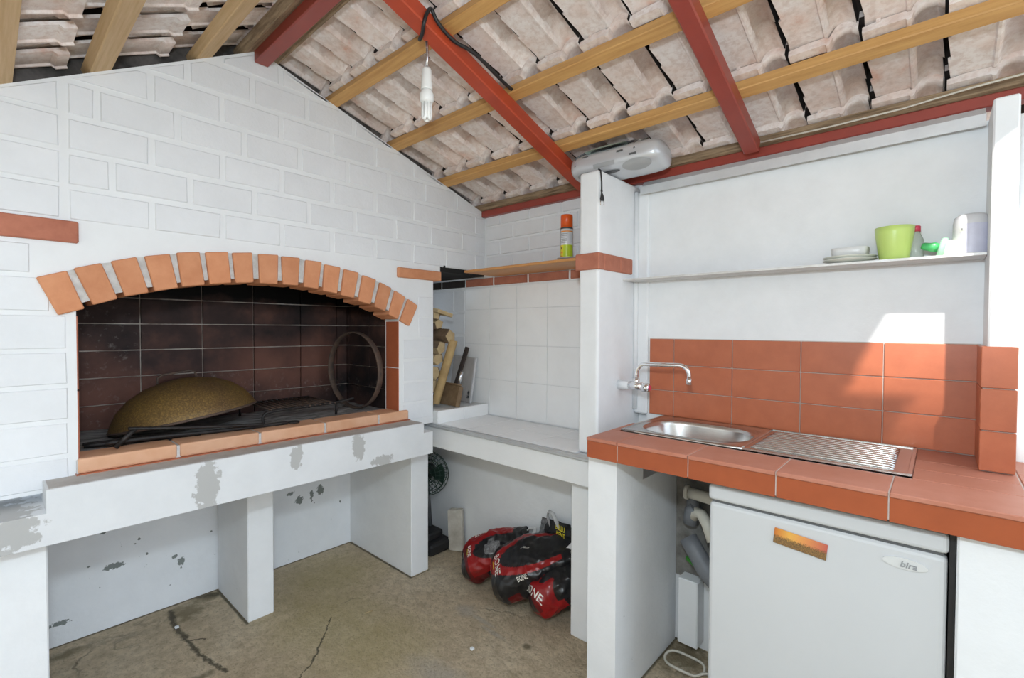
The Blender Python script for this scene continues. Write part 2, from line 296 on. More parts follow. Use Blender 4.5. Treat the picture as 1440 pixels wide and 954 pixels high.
# ------------------------------------------------------------ mesh helpers
class MB:
    def __init__(s): s.bm = bmesh.new()
    def box(s, x0, x1, y0, y1, z0, z1, bev=0, seg=1):
        r = bmesh.ops.create_cube(s.bm, size=1)
        vs_ = r['verts']
        for v in vs_:
            v.co = Vector(((x0+x1)/2 + v.co.x*(x1-x0), (y0+y1)/2 + v.co.y*(y1-y0), (z0+z1)/2 + v.co.z*(z1-z0)))
        if bev:
            es = list({e for v in vs_ for e in v.link_edges})
            bmesh.ops.bevel(s.bm, geom=es, offset=bev, segments=seg, affect='EDGES', profile=.5)
        return s
    def prism(s, pts, ax, a, b, bev=0):
        """polygon pts in the two other axes, extruded along axis ax from a to b"""
        def mk(p, t):
            q = list(p); q.insert(ax, t); return s.bm.verts.new(q)
        A = [mk(p, a) for p in pts]; B = [mk(p, b) for p in pts]; n = len(pts)
        fs = [s.bm.faces.new(A), s.bm.faces.new(B[::-1])]
        for i in range(n): fs.append(s.bm.faces.new((A[i], B[i], B[(i+1) % n], A[(i+1) % n])))
        bmesh.ops.recalc_face_normals(s.bm, faces=fs)
        if bev:
            es = list({e for f in fs[:2] for e in f.edges} | {e for f in fs for e in f.edges})
            bmesh.ops.bevel(s.bm, geom=es, offset=bev, segments=1, affect='EDGES', profile=.5)
        return s
    def tube(s, pts, r, n=8, cap=True, flat=None):
        pts = [Vector(p) for p in pts]; rings = []; m = len(pts)
        rr = r if isinstance(r, (list, tuple)) else [r]*m
        t0 = (pts[1]-pts[0]).normalized(); ref = Vector((0, 0, 1)) if abs(t0.z) < .9 else Vector((1, 0, 0))
        nrm = t0.cross(ref).normalized()
        for i, p in enumerate(pts):
            t = (pts[min(i+1, m-1)] - pts[max(i-1, 0)]).normalized()
            nrm = (nrm - t*nrm.dot(t)).normalized(); bn = t.cross(nrm)
            ring = []
            for k in range(n):
                a = 2*math.pi*k/n; e = flat if flat else 1
                ring.append(s.bm.verts.new(p + (nrm*math.cos(a) + bn*math.sin(a)*e)*rr[i]))
            rings.append(ring)
        for i in range(m-1):
            for k in range(n):
                f = s.bm.faces.new((rings[i][k], rings[i][(k+1) % n], rings[i+1][(k+1) % n], rings[i+1][k])); f.smooth = True
        if cap: s.bm.faces.new(rings[0][::-1]); s.bm.faces.new(rings[-1])
        return s
    def stube(s, pts, r, n=8, sub=6, **k):
        P = [Vector(p) for p in pts]; out = []
        for i in range(len(P)-1):
            a, b, c, d_ = P[max(i-1, 0)], P[i], P[i+1], P[min(i+2, len(P)-1)]
            for j in range(sub):
                t = j/sub; out.append(.5*((2*b)+(c-a)*t+(2*a-5*b+4*c-d_)*t*t+(3*b-a-3*c+d_)*t**3))
        return s.tube(out+[P[-1]], r, n, **k)
    def lathe(s, prof, c=(0, 0, 0), n=24, M=None):
        rings = []
        for (r, z) in prof:
            if r < 1e-5: rings.append([s.bm.verts.new((c[0], c[1], c[2]+z))])
            else: rings.append([s.bm.verts.new((c[0]+r*math.cos(2*math.pi*k/n), c[1]+r*math.sin(2*math.pi*k/n), c[2]+z)) for k in range(n)])
        for a, b in zip(rings, rings[1:]):
            for k in range(n):
                q = [a[k % len(a)], a[(k+1) % len(a)], b[(k+1) % len(b)], b[k % len(b)]]
                u = []
                for v in q:
                    if v not in u: u.append(v)
                if len(u) > 2:
                    f = s.bm.faces.new(u); f.smooth = True
        if M is not None:
            vv = [v for r_ in rings for v in r_]; bmesh.ops.transform(s.bm, matrix=M, verts=vv)
        return s
    def torus(s, c, Rr, r, ax=2, n=32, k=8, flat=1):
        rings = []
        for i in range(n):
            a = 2*math.pi*i/n; ring = []
            for j in range(k):
                b = 2*math.pi*j/k; d = Rr + r*math.cos(b); p = [d*math.cos(a), d*math.sin(a), r*flat*math.sin(b)]
                p = [p[0], p[1], p[2]] if ax == 2 else ([p[2], p[0], p[1]] if ax == 0 else [p[0], p[2], p[1]])
                ring.append(s.bm.verts.new(Vector(c)+Vector(p)))
            rings.append(ring)
        for i in range(n):
            for j in range(k):
                f = s.bm.faces.new((rings[i][j], rings[i][(j+1) % k], rings[(i+1) % n][(j+1) % k], rings[(i+1) % n][j])); f.smooth = True
        bmesh.ops.recalc_face_normals(s.bm, faces=s.bm.faces[:])
        return s
    def grid(s, fn, nu, nv, closed_v=False):
        V = [[s.bm.verts.new(fn(i/(nu-1), j/(nv if closed_v else nv-1))) for j in range(nv)] for i in range(nu)]
        for i in range(nu-1):
            for j in range(nv if closed_v else nv-1):
                f = s.bm.faces.new((V[i][j], V[i+1][j], V[i+1][(j+1) % nv], V[i][(j+1) % nv])); f.smooth = True
        return V
    def xform(s, M): bmesh.ops.transform(s.bm, matrix=M, verts=s.bm.verts[:]); return s
    def smooth(s):
        for f in s.bm.faces: f.smooth = True
        return s
    def mesh(s, name, mat):
        me = bpy.data.meshes.new(name); s.bm.normal_update(); s.bm.to_mesh(me); s.bm.free()
        mats = mat if isinstance(mat, (list, tuple)) else [mat]
        for q in mats: me.materials.append(MATS[q])
        return me
    def build(s, name, mat, parent=None, M=None, local=False):
        return place(name, s.mesh(name, mat), parent, M, local)

def place(name, me, parent=None, M=None, local=False):
    o = bpy.data.objects.new(name, me); COL.objects.link(o)
    W = M or Matrix.Identity(4)
    if parent is not None:
        o.parent = parent
        o.matrix_basis = W if local else world_of(parent).inverted() @ W
    else: o.matrix_basis = W
    return o
def world_of(o):
    M = o.matrix_basis.copy(); p = o.parent
    while p: M = p.matrix_basis @ M; p = p.parent
    return M
def tag(o, label=None, cat=None, group=None, kind=None):
    if label: o['label'] = label
    if cat: o['category'] = cat
    if group: o['group'] = group
    if kind: o['kind'] = kind
    return o
def thing(name, loc, label=None, cat=None, group=None, kind=None, M=None):
    o = bpy.data.objects.new(name, None); COL.objects.link(o); o.empty_display_size = .05
    o.matrix_basis = Matrix.Translation(loc) @ (M or Matrix.Identity(4))
    return tag(o, label, cat, group, kind)
def struct(o, label=None): return tag(o, label, None, None, 'structure')
def B(x0, x1, y0, y1, z0, z1, bev=0, seg=1): return MB().box(x0, x1, y0, y1, z0, z1, bev, seg)
def textmesh(name, body, size, mat, parent, M, shear=0, bold=0, ext=.0006, fn=None, local=False):
    cu = bpy.data.curves.new(name, 'FONT'); cu.body = body; cu.size = size; cu.align_x = 'CENTER'; cu.align_y = 'CENTER'
    cu.shear = shear; cu.offset = bold; cu.extrude = 0 if fn else ext; cu.resolution_u = 2
    t = bpy.data.objects.new('tmp', cu); COL.objects.link(t)
    dg = bpy.context.evaluated_depsgraph_get(); me = bpy.data.meshes.new_from_object(t.evaluated_get(dg))
    bpy.data.objects.remove(t); bpy.data.curves.remove(cu)
    me.materials.clear(); me.materials.append(MATS[mat])
    if fn:
        for v in me.vertices: v.co = fn(v.co.x, v.co.y)
    return place(name, me, parent, M, local)
def frame(o, x, y, z):  # matrix from origin and three axes
    M = Matrix.Identity(4)
    for i, a in enumerate((x, y, z)):
        for j in range(3): M[j][i] = a[j]
    for j in range(3): M[j][3] = o[j]
    return M
def clip(poly, a, b, c):
    """keep a*u+b*v<=c"""
    out = []
    for i in range(len(poly)):
        p, q = poly[i], poly[(i+1) % len(poly)]
        dp = a*p[0]+b*p[1]-c; dq = a*q[0]+b*q[1]-c
        if dp <= 0: out.append(p)
        if (dp < 0 < dq) or (dq < 0 < dp):
            t = dp/(dp-dq); out.append((p[0]+(q[0]-p[0])*t, p[1]+(q[1]-p[1])*t))
    return out
def area(p): return abs(sum(p[i][0]*p[(i+1) % len(p)][1]-p[(i+1) % len(p)][0]*p[i][1] for i in range(len(p))))/2
def pillow(mb, poly, ax, base, top, ins):
    """a piece proud of a wall: polygon at `base`, smaller polygon at `top` (chamfered face)"""
    cx = sum(p[0] for p in poly)/len(poly); cy = sum(p[1] for p in poly)/len(poly)
    n = len(poly); inner = []
    for i in range(n):
        p0, p1, p2 = poly[i-1], poly[i], poly[(i+1) % n]
        e1 = Vector((p1[0]-p0[0], p1[1]-p0[1])).normalized(); e2 = Vector((p2[0]-p1[0], p2[1]-p1[1])).normalized()
        sgn = 1 if (sum(poly[k][0]*poly[(k+1) % n][1]-poly[(k+1) % n][0]*poly[k][1] for k in range(n)) > 0) else -1
        n1 = Vector((-e1.y, e1.x))*sgn; n2 = Vector((-e2.y, e2.x))*sgn
        d = 1+n1.dot(n2); off = (n1+n2)*(ins/max(d, .3)); inner.append((p1[0]+off.x, p1[1]+off.y))
    def mk(p, t):
        q = list(p); q.insert(ax, t); return mb.bm.verts.new(q)
    A = [mk(p, base) for p in poly]; Bv = [mk(p, top) for p in inner]
    fs = [mb.bm.faces.new(Bv)]
    for i in range(n): fs.append(mb.bm.faces.new((A[i], A[(i+1) % n], Bv[(i+1) % n], Bv[i])))
    fs.append(mb.bm.faces.new(A[::-1]))
    bmesh.ops.recalc_face_normals(mb.bm, faces=fs)
    return mb

# ------------------------------------------------------------ the setting
XF = -2.0          # fireplace facade
YB, YL = 1.98, 1.90  # upper and lower back wall
YS = 1.94          # sink wall
RIDGE_Y, RIDGE_Z = .737, 2.384
SR, SL = .331, .565  # roof falls

fl_o = struct(B(-3.2, 9, -9, 5, -.12, 0).build('floor', 'concrete'))
# fireplace facade (gable wall) with its arched opening
ARCH = [(.193, 1.335), (.232, 1.370), (.312, 1.401), (.391, 1.425), (.470, 1.445), (.555, 1.460), (.642, 1.472), (.74, 1.480), (.84, 1.480), (.93, 1.473), (1.02, 1.460), (1.10, 1.444), (1.18, 1.420), (1.26, 1.392), (1.33, 1.358), (1.381, 1.330)]
zt = lambda y: RIDGE_Z-SR*(y-RIDGE_Y) if y > RIDGE_Y else RIDGE_Z-SL*(RIDGE_Y-y)
poly = [(-.75, .80), (.193, .80)] + [(y, z+.035) for y, z in ARCH] + [(1.381, .80), (1.595, .80), (1.595, 1.60), (1.642, 1.60), (1.642, 1.642), (2.1, 1.642), (2.1, zt(2.1)), (RIDGE_Y, RIDGE_Z), (-.75, zt(-.75))]
wall_left = struct(MB().prism(poly, 0, -2.12, XF).build('wall_left', 'plaster_cream'))
struct(MB().prism([(-.75, zt(-.75)-.06), (RIDGE_Y, RIDGE_Z-.06), (2.1, zt(2.1)-.06), (2.1, zt(2.1)+.052), (RIDGE_Y, RIDGE_Z+.085), (-.75, zt(-.75)+.060)], 0, -2.119, -2.07).build('trim_4', 'soot_mortar'))
def gable_clip(p):
    p = clip(p, SR, 1, RIDGE_Z-.008+SR*RIDGE_Y)
    return clip(p, -SL, 1, RIDGE_Z-.008-SL*RIDGE_Y)
def block_row(z0, z1, y0, y1, first, pitch=.2145, gap=.012, xb=XF, proud=.0045):
    y = first
    while y > y0: y -= pitch
    while y < y1:
        a, b = max(y, y0)+gap/2, min(y+pitch, y1)-gap/2
        y += pitch
        if b-a < .02: continue
        j = lambda: random.uniform(-.0015, .0015)
        q = gable_clip([(a+j(), z0+gap/2+j()), (b+j(), z0+gap/2+j()), (b+j(), z1-gap/2+j()), (a+j(), z1-gap/2+j())])
        if len(q) < 3 or area(q) < .0006: continue
        pillow(MB(), q, 0, xb-.004, xb+proud+random.uniform(-.001, .001), .006).build('block', 'block_paint', wall_left)
for i in range(8):
    z0 = 1.625+.108*i
    off = .174 if i % 2 == 0 else .281
    if i == 2: off = .174
    if i < 4: block_row(z0, z0+.108, .172, 1.98, {0: .174, 1: .285, 2: .174, 3: .249}[i])
    else: block_row(z0, z0+.108, -.2, 1.9, .174 if i % 2 == 0 else .28)
for i in range(4): block_row(1.627+.108*i, 1.735+.108*i, -.75, .1775, -.06, .226, .008)
lows = [.805, .903, 1.012, 1.119, 1.229, 1.342, 1.454, 1.552]
for a, b in zip(lows, lows[1:]):
    block_row(a, b, -.75, .176 if b < 1.36 else (.14 if b < 1.46 else .10), -.06, .24, .006, proud=.004)
for a, b in zip([.83, .92, 1.03, 1.14, 1.25, 1.36], [.92, 1.03, 1.14, 1.25, 1.36, 1.47]):
    block_row(a, b, 1.40 if b < 1.3 else 1.495, 1.592, 1.40, .3, .005, proud=.002)
# low wall under the fireplace, back walls, recess
wall_low = struct(B(-2.80, -2.65, -.75, 2.1, 0, .84).build('wall_fireplace_low', 'low_wall'))
wall_low.name = 'wall_left_low'
wall_back_low = struct(B(-2.65, -.92, YL, 2.12, 0, .68).build('wall_back_low', 'pier_paint'))
wall_back = struct(B(-2.75, -.95, YB, 2.12, .68, 1.965).build('wall_back', 'plaster_cream'))
GAPT = .0022
def back_piece(x0, x1, z0, z1, mat, name, proud=.006, gap=.009, ins=.004):
    pillow(MB(), [(x0+gap/2, z0+gap/2), (x1-gap/2, z0+gap/2), (x1-gap/2, z1-gap/2), (x0+gap/2, z1-gap/2)], 1, YB+.002, YB-proud, ins).build(name, mat, wall_back)
for i, z0 in enumerate([1.64, 1.72, 1.805, 1.89]):
    z1 = [1.72, 1.805, 1.89, 1.962][i]; x = -1.985-(.1 if i % 2 else 0)
    while x < -1.0:
        a, b = max(x, -1.992), min(x+.215, -1.0)
        if b-a > .03: back_piece(a, b, z0, z1, 'block_paint', 'block')
        x += .215
for i, z0 in enumerate([.865, 1.0, 1.13, 1.26, 1.40]):      # pale blocks in the wood recess
    z1 = [1.0, 1.13, 1.26, 1.40, 1.54][i]; x = -2.75+(.1 if i % 2 else 0)
    for k in range(3):
        a, b = max(x+k*.24, -2.74), min(x+(k+1)*.24, -2.168)
        if b-a > .03: back_piece(a, b, z0, z1, 'block_paint', 'block', .003)
xs = [-2.6, -2.39, -2.165, -1.925, -1.665, -1.392, -1.30]
for i in range(6): back_piece(xs[i], xs[i+1], 1.546, 1.604, 'brick_red' if i > 1 else 'charred_wood', 'brick', .008, .012)
tx = [-2.166, -1.956, -1.745, -1.531, -1.318]; tz = [.80, 1.007, 1.209, 1.414, 1.542]
for i in range(4):
    for k in range(4): back_piece(tx[i], tx[i+1], tz[k], tz[k+1], 'white_tile', 'tile', .004, .0022, .0008)
for k in range(4): back_piece(-1.318, -1.09, tz[k], tz[k+1], 'white_tile', 'tile', .004, .0022, .0008)
struct(B(-2.75, -2.003, 1.644, 1.975, 1.606, 1.66).build('trim_1', 'soot_and_shade'))     # sooty lintel inside the recess
struct(B(-2.75, -2.65, 1.60, 1.98, .84, 1.70).build('wall_recess_end', 'plaster_cream')).name = 'wall_recess'
# sink wall and its left return
wall_right = struct(B(-.95, .40, YS, 2.10, 0, 1.905).build('wall_right', 'white_paint'))
struct(B(-1.008, -.945, YS-.012, 2.1, .93, 1.90, .006).build('trim_2', 'white_paint'))
struct(MB().tube([(-1.0, 1.925, .95), (-1.0, 1.925, 1.90)], .011, 10).build('trim_3', 'white_paint'))
struct(B(.035, .40, 1.405, 1.94, 0, .862, .004).build('wall_right_low', 'plaster_cream'))

# ------------------------------------------------------------ roof
ca, sa = math.cos(math.atan(SR)), math.sin(math.atan(SR))
cl, sl = math.cos(math.atan(SL)), math.sin(math.atan(SL))
RF = lambda x, v, w: Vector((x, RIDGE_Y+v*ca+w*sa, RIDGE_Z-v*sa+w*ca))
LF = lambda x, v, w: Vector((x, RIDGE_Y-v*cl-w*sl, RIDGE_Z-v*sl+w*cl))
MRF = frame(RF(0, 0, 0), (1, 0, 0), (0, ca, -sa), (0, sa, ca))
MLF = frame(LF(0, 0, 0), (-1, 0, 0), (0, -cl, -sl), (0, -sl, cl))
ceiling = struct(thing('ceiling', (0, RIDGE_Y, RIDGE_Z)))
PIT_T = .18
def tile_mesh(name, L):
    prof = [(.003, 0), (.05, 0), (.096, 0), (.100, -.006), (.106, -.006), (.110, .001), (.114, .014), (.123, .027), (.139, .034), (.156, .032), (.174, .016), (.175, .050), (.212, .050), (.214, .014), (.224, .014)]
    secs = [0, .03, .036, .13, .131, .22, .221, .31, L]
    mb = MB(); bm = mb.bm; bot = []; top = []
    for si, v in enumerate(secs):
        lift = .024*v/L; rowb = []; rowt = []
        for k, (u, w) in enumerate(prof):
            ww = w; uu = u
            if si <= 1: ww = w-.010 if k < 6 else w-.006
            if 6 <= k <= 10:
                if si in (3, 5, 7): ww -= .007
                if si in (4, 6): ww += .003
            if k == 0: uu = u+(.007 if si in (3, 5, 7) else 0)
            if k in (10, 11): uu = u-(.005 if si in (4, 6) else 0)
            rowb.append(bm.verts.new((uu, v, ww+lift))); rowt.append(bm.verts.new((uu, v, w+.016+lift)))
        bot.append(rowb); top.append(rowt)
        rowt[0].co.z -= .007
    n = len(prof); m = len(secs)
    for i in range(m-1):
        for k in range(n-1):
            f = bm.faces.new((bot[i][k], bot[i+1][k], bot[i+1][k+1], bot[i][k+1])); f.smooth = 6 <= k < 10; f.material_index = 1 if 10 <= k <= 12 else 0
            bm.faces.new((top[i][k], top[i][k+1], top[i+1][k+1], top[i+1][k]))
        bm.faces.new((bot[i][0], top[i][0], top[i+1][0], bot[i+1][0])); bm.faces.new((bot[i][n-1], bot[i+1][n-1], top[i+1][n-1], top[i][n-1]))
    for k in range(n-1):
        bm.faces.new((bot[0][k], bot[0][k+1], top[0][k+1], top[0][k])); bm.faces.new((bot[m-1][k], top[m-1][k], top[m-1][k+1], bot[m-1][k+1]))
    bmesh.ops.recalc_face_normals(bm, faces=bm.faces[:])
    return mb.mesh(name, ['roof_clay', 'joint_shade'])
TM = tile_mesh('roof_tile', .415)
VB_R = [.015, .319, .651, .988, 1.290]
VB_L = [.066, .36, .66, .95]
BT = .036
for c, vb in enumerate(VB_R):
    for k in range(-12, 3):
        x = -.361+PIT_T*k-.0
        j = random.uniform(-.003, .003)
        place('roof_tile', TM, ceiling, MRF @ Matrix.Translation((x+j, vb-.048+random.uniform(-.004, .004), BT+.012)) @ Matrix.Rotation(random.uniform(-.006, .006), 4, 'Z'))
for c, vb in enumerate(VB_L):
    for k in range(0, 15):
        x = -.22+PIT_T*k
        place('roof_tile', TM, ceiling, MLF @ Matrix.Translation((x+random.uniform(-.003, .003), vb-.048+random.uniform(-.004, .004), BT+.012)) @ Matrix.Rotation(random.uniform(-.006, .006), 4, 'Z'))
vq = [(.19, .36), (.197, .52), (.245, .705), (.274, .750), (.45, .91), (.45, 1.36), (.19, 1.36)]
MB().prism(vq, 2, .040, .046).build('added_sun_shield', 'zinc', ceiling, MRF)  # added out-of-view sheet, outlined so its shadow cuts the sun above the shelf
# clay ridge caps
for k in range(8):
    mb = MB(); mb.grid(lambda u, v: Vector((-2.48+.36*k+.40*u, RIDGE_Y+.15*math.cos(math.pi*v), RIDGE_Z+.045+.012*u+.075*math.sin(math.pi*v))), 2, 11)
    bmesh.ops.solidify(mb.bm, geom=mb.bm.faces[:], thickness=.014); mb.build('ridge_cap', 'roof_clay', ceiling)
# battens
def batten(M, v, x0, x1, mat, label, wid=.047, th=BT, grp='wooden roof battens'):
    o = B(x0, x1, v-wid/2, v+wid/2, 0, th, .003).build('roof_batten', mat, None, M)
    return tag(o, label, 'batten', grp)
batten(MRF, .319, -2.12, .20, 'pine', 'short upper honey-coloured batten right of the ridge, crossing above the hanging bulb')
batten(MRF, .651, -2.12, .20, 'pine', 'middle honey-coloured batten of the right roof slope, ending below the bulb')
batten(MRF, .988, -2.12, .20, 'pine', 'longest honey-coloured batten of the right slope, just above the radio')
batten(MRF, 1.285, -2.12, .20, 'old_wood', 'stained dirty batten along the eave above the red beam', .05)
batten(MRF, .055, -2.12, .20, 'old_wood', 'dark batten under the tiles right beside the red ridge beam', .04)
batten(MLF, .215, -.20, 2.12, 'pine_pale', 'pale batten of the left slope, second left of the ridge beam', .06)
batten(MLF, .040, -.20, 2.12, 'old_wood', 'weathered pale batten tight against the left of the red ridge beam', .05)
batten(MLF, .545, -.20, 2.12, 'pine_pale', 'widest pale batten of the left slope above the gable', .062)
batten(MLF, .795, -.20, 2.12, 'pine_pale', 'pale batten cut by the left edge of the picture', .05)
# red steel beams
def steel(name, mb, mat, label): return tag(mb.build(name, mat), label, 'beam', 'red painted steel roof beams')
steel('steel_beam', B(-1.995, .20, RIDGE_Y-.022, RIDGE_Y+.03, RIDGE_Z-.055, RIDGE_Z-.004, .004), 'red_steel', 'dark red steel ridge beam running from the gable peak')
for x0, x1, lab, v1 in ((-1.283, -1.222, 'bright red steel rafter that carries the hanging bulb', 1.225), (-.552, -.500, 'red steel rafter reaching the eave right of the radio', 1.235)):
    o = tag(B(x0, x1, .03, v1, -.052, -.001, .004).build('steel_beam', 'red_steel_bright' if x0 < -1 else 'red_steel', None, MRF), lab, 'beam', 'red painted steel roof beams')
steel('steel_beam', B(-1.995, .20, 1.945, 1.995, 1.946, 1.982, .003), 'red_steel', 'long red steel eave beam along the top of the back walls')
# grey folded profile under the beam on top of the sink wall
gp = MB().prism([(1.905, 1.880), (1.938, 1.890), (1.938, 1.942), (1.915, 1.918), (1.900, 1.914), (1.900, 1.880)], 0, -.972, .086)
tag(gp.build('gutter_profile', 'zinc'), 'grey folded metal profile along the top of the white sink wall', 'gutter')


# ------------------------------------------------------------ fireplace masonry
fp = thing('fireplace', (-2.3, .75, 0), 'large white brick barbecue fireplace with arched opening and thick white slab', 'fireplace')
slab = MB().prism([(-.75, .680), (1.49, .680), (1.49, .789), (1.435, .789), (1.435, .838), (.112, .838), (.112, .772), (-.75, .772)], 0, -2.62, -1.87)
slab.build('slab', 'slab_paint', fp)
B(-1.99, -1.876, .118, 1.432, .837, .8395, .001).build('ledge_top', 'ledge_grey', fp)
B(-2.64, -2.24, .762, .872, 0, .682, .004).build('pier', 'pier_paint', fp)
B(-2.66, -2.03, 1.478, 1.588, 0, .682, .004).build('pier', 'pier_paint', fp)
B(-2.64, -1.95, -.60, .118, 0, .682, .004).build('pier', 'pier_paint', fp)
BR = [[(0.105, 1.447), (0.172, 1.473), (0.212, 1.358), (0.152, 1.336)], [(0.188, 1.482), (0.253, 1.505), (0.293, 1.393), (0.232, 1.37)], [(0.277, 1.513), (0.342, 1.534), (0.375, 1.418), (0.312, 1.401)], [(0.364, 1.539), (0.434, 1.555), (0.458, 1.44), (0.391, 1.423)], [(0.455, 1.562), (0.524, 1.573), (0.54, 1.456), (0.47, 1.444)], [(0.542, 1.574), (0.615, 1.584), (0.626, 1.469), (0.555, 1.459)], [(0.631, 1.583), (0.7, 1.592), (0.705, 1.477), (0.642, 1.47)], [(0.724, 1.59), (0.798, 1.594), (0.795, 1.476), (0.727, 1.476)], [(0.812, 1.591), (0.885, 1.592), (0.878, 1.477), (0.816, 1.477)], [(0.91, 1.587), (0.979, 1.585), (0.963, 1.468), (0.901, 1.474)], [(0.993, 1.577), (1.064, 1.57), (1.048, 1.453), (0.983, 1.462)], [(1.084, 1.565), (1.154, 1.555), (1.13, 1.438), (1.067, 1.448)], [(1.176, 1.546), (1.244, 1.530), (1.215, 1.412), (1.152, 1.425)], [(1.267, 1.52), (1.33, 1.496), (1.295, 1.382), (1.236, 1.402)], [(1.351, 1.486), (1.411, 1.456), (1.366, 1.345), (1.314, 1.368)], [(1.428, 1.448), (1.487, 1.417), (1.435, 1.312), (1.380, 1.338)]]
for b in BR:
    MB().prism(b, 0, -2.13, -1.984+random.uniform(-.002, .002), .003).build('arch_brick', 'brick_orange', fp)
for a, b in zip(BR, BR[1:]):     # raked mortar between the bricks
    q = [(a[1][0]-.004, a[1][1]-.002), (b[0][0]+.004, b[0][1]-.002)]
    lo = [(b[3][0]*.86+b[0][0]*.14+.004, b[3][1]*.86+b[0][1]*.14), (a[2][0]*.86+a[1][0]*.14-.004, a[2][1]*.86+a[1][1]*.14)]
    MB().prism(q+lo, 0, -2.11, -1.997).build('mortar_joint', 'mortar', fp)
sy = [.186, .454, .725, .993, 1.259, 1.432]
for a, b in zip(sy, sy[1:]):
    B(-2.11, -1.985, a+.004, b-.004, .842, .889, .006, 2).build('sill_brick', 'brick_sill', fp)
B(-2.10, -1.99, .188, 1.43, .836, .884).build('sill_mortar', 'mortar', fp)
B(-2.09, -1.975, .186, 1.432, .837, .8425).build('sill_tile_edge', 'tile_red', fp)
for a, b in ((.889, 1.10), (1.104, 1.335)):
    B(-2.11, -2.001, 1.378, 1.4, a, b, .002).build('jamb_tile', 'tile_red', fp)
    B(-2.11, -2.001, .178, .197, a, b, .002).build('jamb_tile', 'brick_red', fp)
# brick bands in the facade
B(-2.06, -1.986, -.75, .201, 1.560, 1.626, .004).build('band_brick', 'brick_red', fp)
B(-2.09, -1.984, 1.369, 1.640, 1.553, 1.603, .004).build('band_brick', 'brick_orange', fp)
# firebox
box_ = B(-2.60, -2.565, .10, 1.45, .83, 1.75).build('firebox_wall', 'firebox_grout', fp)
bz = [.868, .979, 1.091, 1.203, 1.315, 1.425, 1.537, 1.65]; by = [.215, .451, .682, .904, 1.138, 1.345, 1.412]
for i in range(6):
    for k in range(7):
        pillow(MB(), [(by[i]+.002, bz[k]+.002), (by[i+1]-.002, bz[k]+.002), (by[i+1]-.002, bz[k+1]-.002), (by[i]+.002, bz[k+1]-.002)], 0, -2.566, -2.553, .001).build('tile', 'firebox_tile', box_)
side_ = B(-2.60, -2.105, 1.415, 1.46, .83, 1.75).build('firebox_wall', 'firebox_grout', fp)
bx = [-2.552, -2.52, -2.305, -2.112]
for i in range(3):
    for k in range(7):
        pillow(MB(), [(bx[i]+.002, bz[k]+.002), (bx[i+1]-.002, bz[k]+.002), (bx[i+1]-.002, bz[k+1]-.002), (bx[i]+.002, bz[k+1]-.002)], 1, 1.416, 1.402, .001).build('tile', 'firebox_tile', side_)
side2 = B(-2.60, -2.105, .15, .20, .83, 1.75).build('firebox_wall', 'firebox_grout', fp)
for i in range(3):
    for k in range(7):
        pillow(MB(), [(bx[i]+.002, bz[k]+.002), (bx[i+1]-.002, bz[k]+.002), (bx[i+1]-.002, bz[k+1]-.002), (bx[i]+.002, bz[k+1]-.002)], 1, .199, .21, .001).build('tile', 'firebox_tile', side2)
B(-2.6, -2.10, .15, 1.46, 1.60, 1.66).build('smoke_hood', 'soot_and_shade', fp)
B(-2.125, -2.121, .2, 1.41, 1.49, 1.62).build('smoke_hood', 'soot_and_shade', fp)
mb = MB(); mb.grid(lambda u, v: Vector((-2.56+.46*u, .205+1.195*v, .880+.005*math.sin(17*u+5*v)*math.sin(9*v)+.003*math.sin(41*v+3*u))), 14, 40)
mb.build('ash_bed', 'ash', fp)

# ------------------------------------------------------------ things in the firebox
d = thing('baking_dome', (-2.315, .56, .930), 'golden-brown hammered metal baking dome lying in the fireplace', 'lid', M=Matrix.Rotation(R(8), 4, 'X') @ Matrix.Rotation(R(-7), 4, 'Y') @ Matrix.Scale(.94, 4))
prof = [(.27, 0), (.272, .006), (.262, .03), (.235, .075), (.19, .118), (.13, .15), (.06, .168), (0, .173)]
mb = MB(); mb.lathe(prof, n=40); mb.build('shell', 'dome_rust', d, None, True)
MB().torus((0, 0, .002), .27, .006, n=40, k=6).build('rim', 'rust', d, None, True)
MB().tube([(-.03, -.075, .16), (-.03, -.07, .19), (-.03, -.05, .20), (-.03, .05, .20), (-.03, .07, .19), (-.03, .075, .16)], .005, 8).build('handle', 'rust', d, None, True)
o = thing('poker', (-2.08, .6, .889), 'long black iron poker with a ring end lying along the fireplace sill', 'poker')
MB().stube([(-2.10, .27, .905), (-2.085, .42, .906), (-2.075, .60, .900), (-2.06, .86, .896)], .0075, 8).build('rod', 'iron', o); MB().torus((-2.055, .885, .897), .020, .004, n=20, k=6).build('ring_end', 'iron', o)
o = thing('poker', (-2.12, .6, .889), 'black flat iron bar in front of the dome, touching its face', 'poker')
MB().stube([(-2.05, .325, .955), (-2.045, .53, .930), (-2.04, .755, .908)], .010, 6, flat=.6).build('rod', 'iron', o)
MB().tube([(-2.05, .345, .953), (-2.05, .29, .896)], .008, 6).build('foot', 'iron', o)
o = thing('fire_tongs', (-2.15, .5, .885), 'black iron tongs lying lowest behind the sill bricks', 'tongs')
MB().stube([(-2.17, .225, .893), (-2.12, .40, .896), (-2.095, .55, .895)], .008, 6).build('arm', 'iron', o); MB().stube([(-2.20, .225, .893), (-2.15, .40, .897), (-2.105, .55, .895)], .007, 6).build('arm', 'iron', o)
gr = thing('grill_rack', (-2.3, 1.0, 0.884), 'black iron grill rack on short legs beside the dome', 'grill')
MB().stube([(-2.14, .795, .885), (-2.14, .795, .925), (-2.14, .85, .940), (-2.16, 1.13, .943), (-2.15, 1.22, .955)], .006, 8).build('frame', 'iron', gr)
MB().tube([(-2.155, 1.13, .943), (-2.155, 1.13, .885)], .006, 8).build('leg', 'iron', gr)
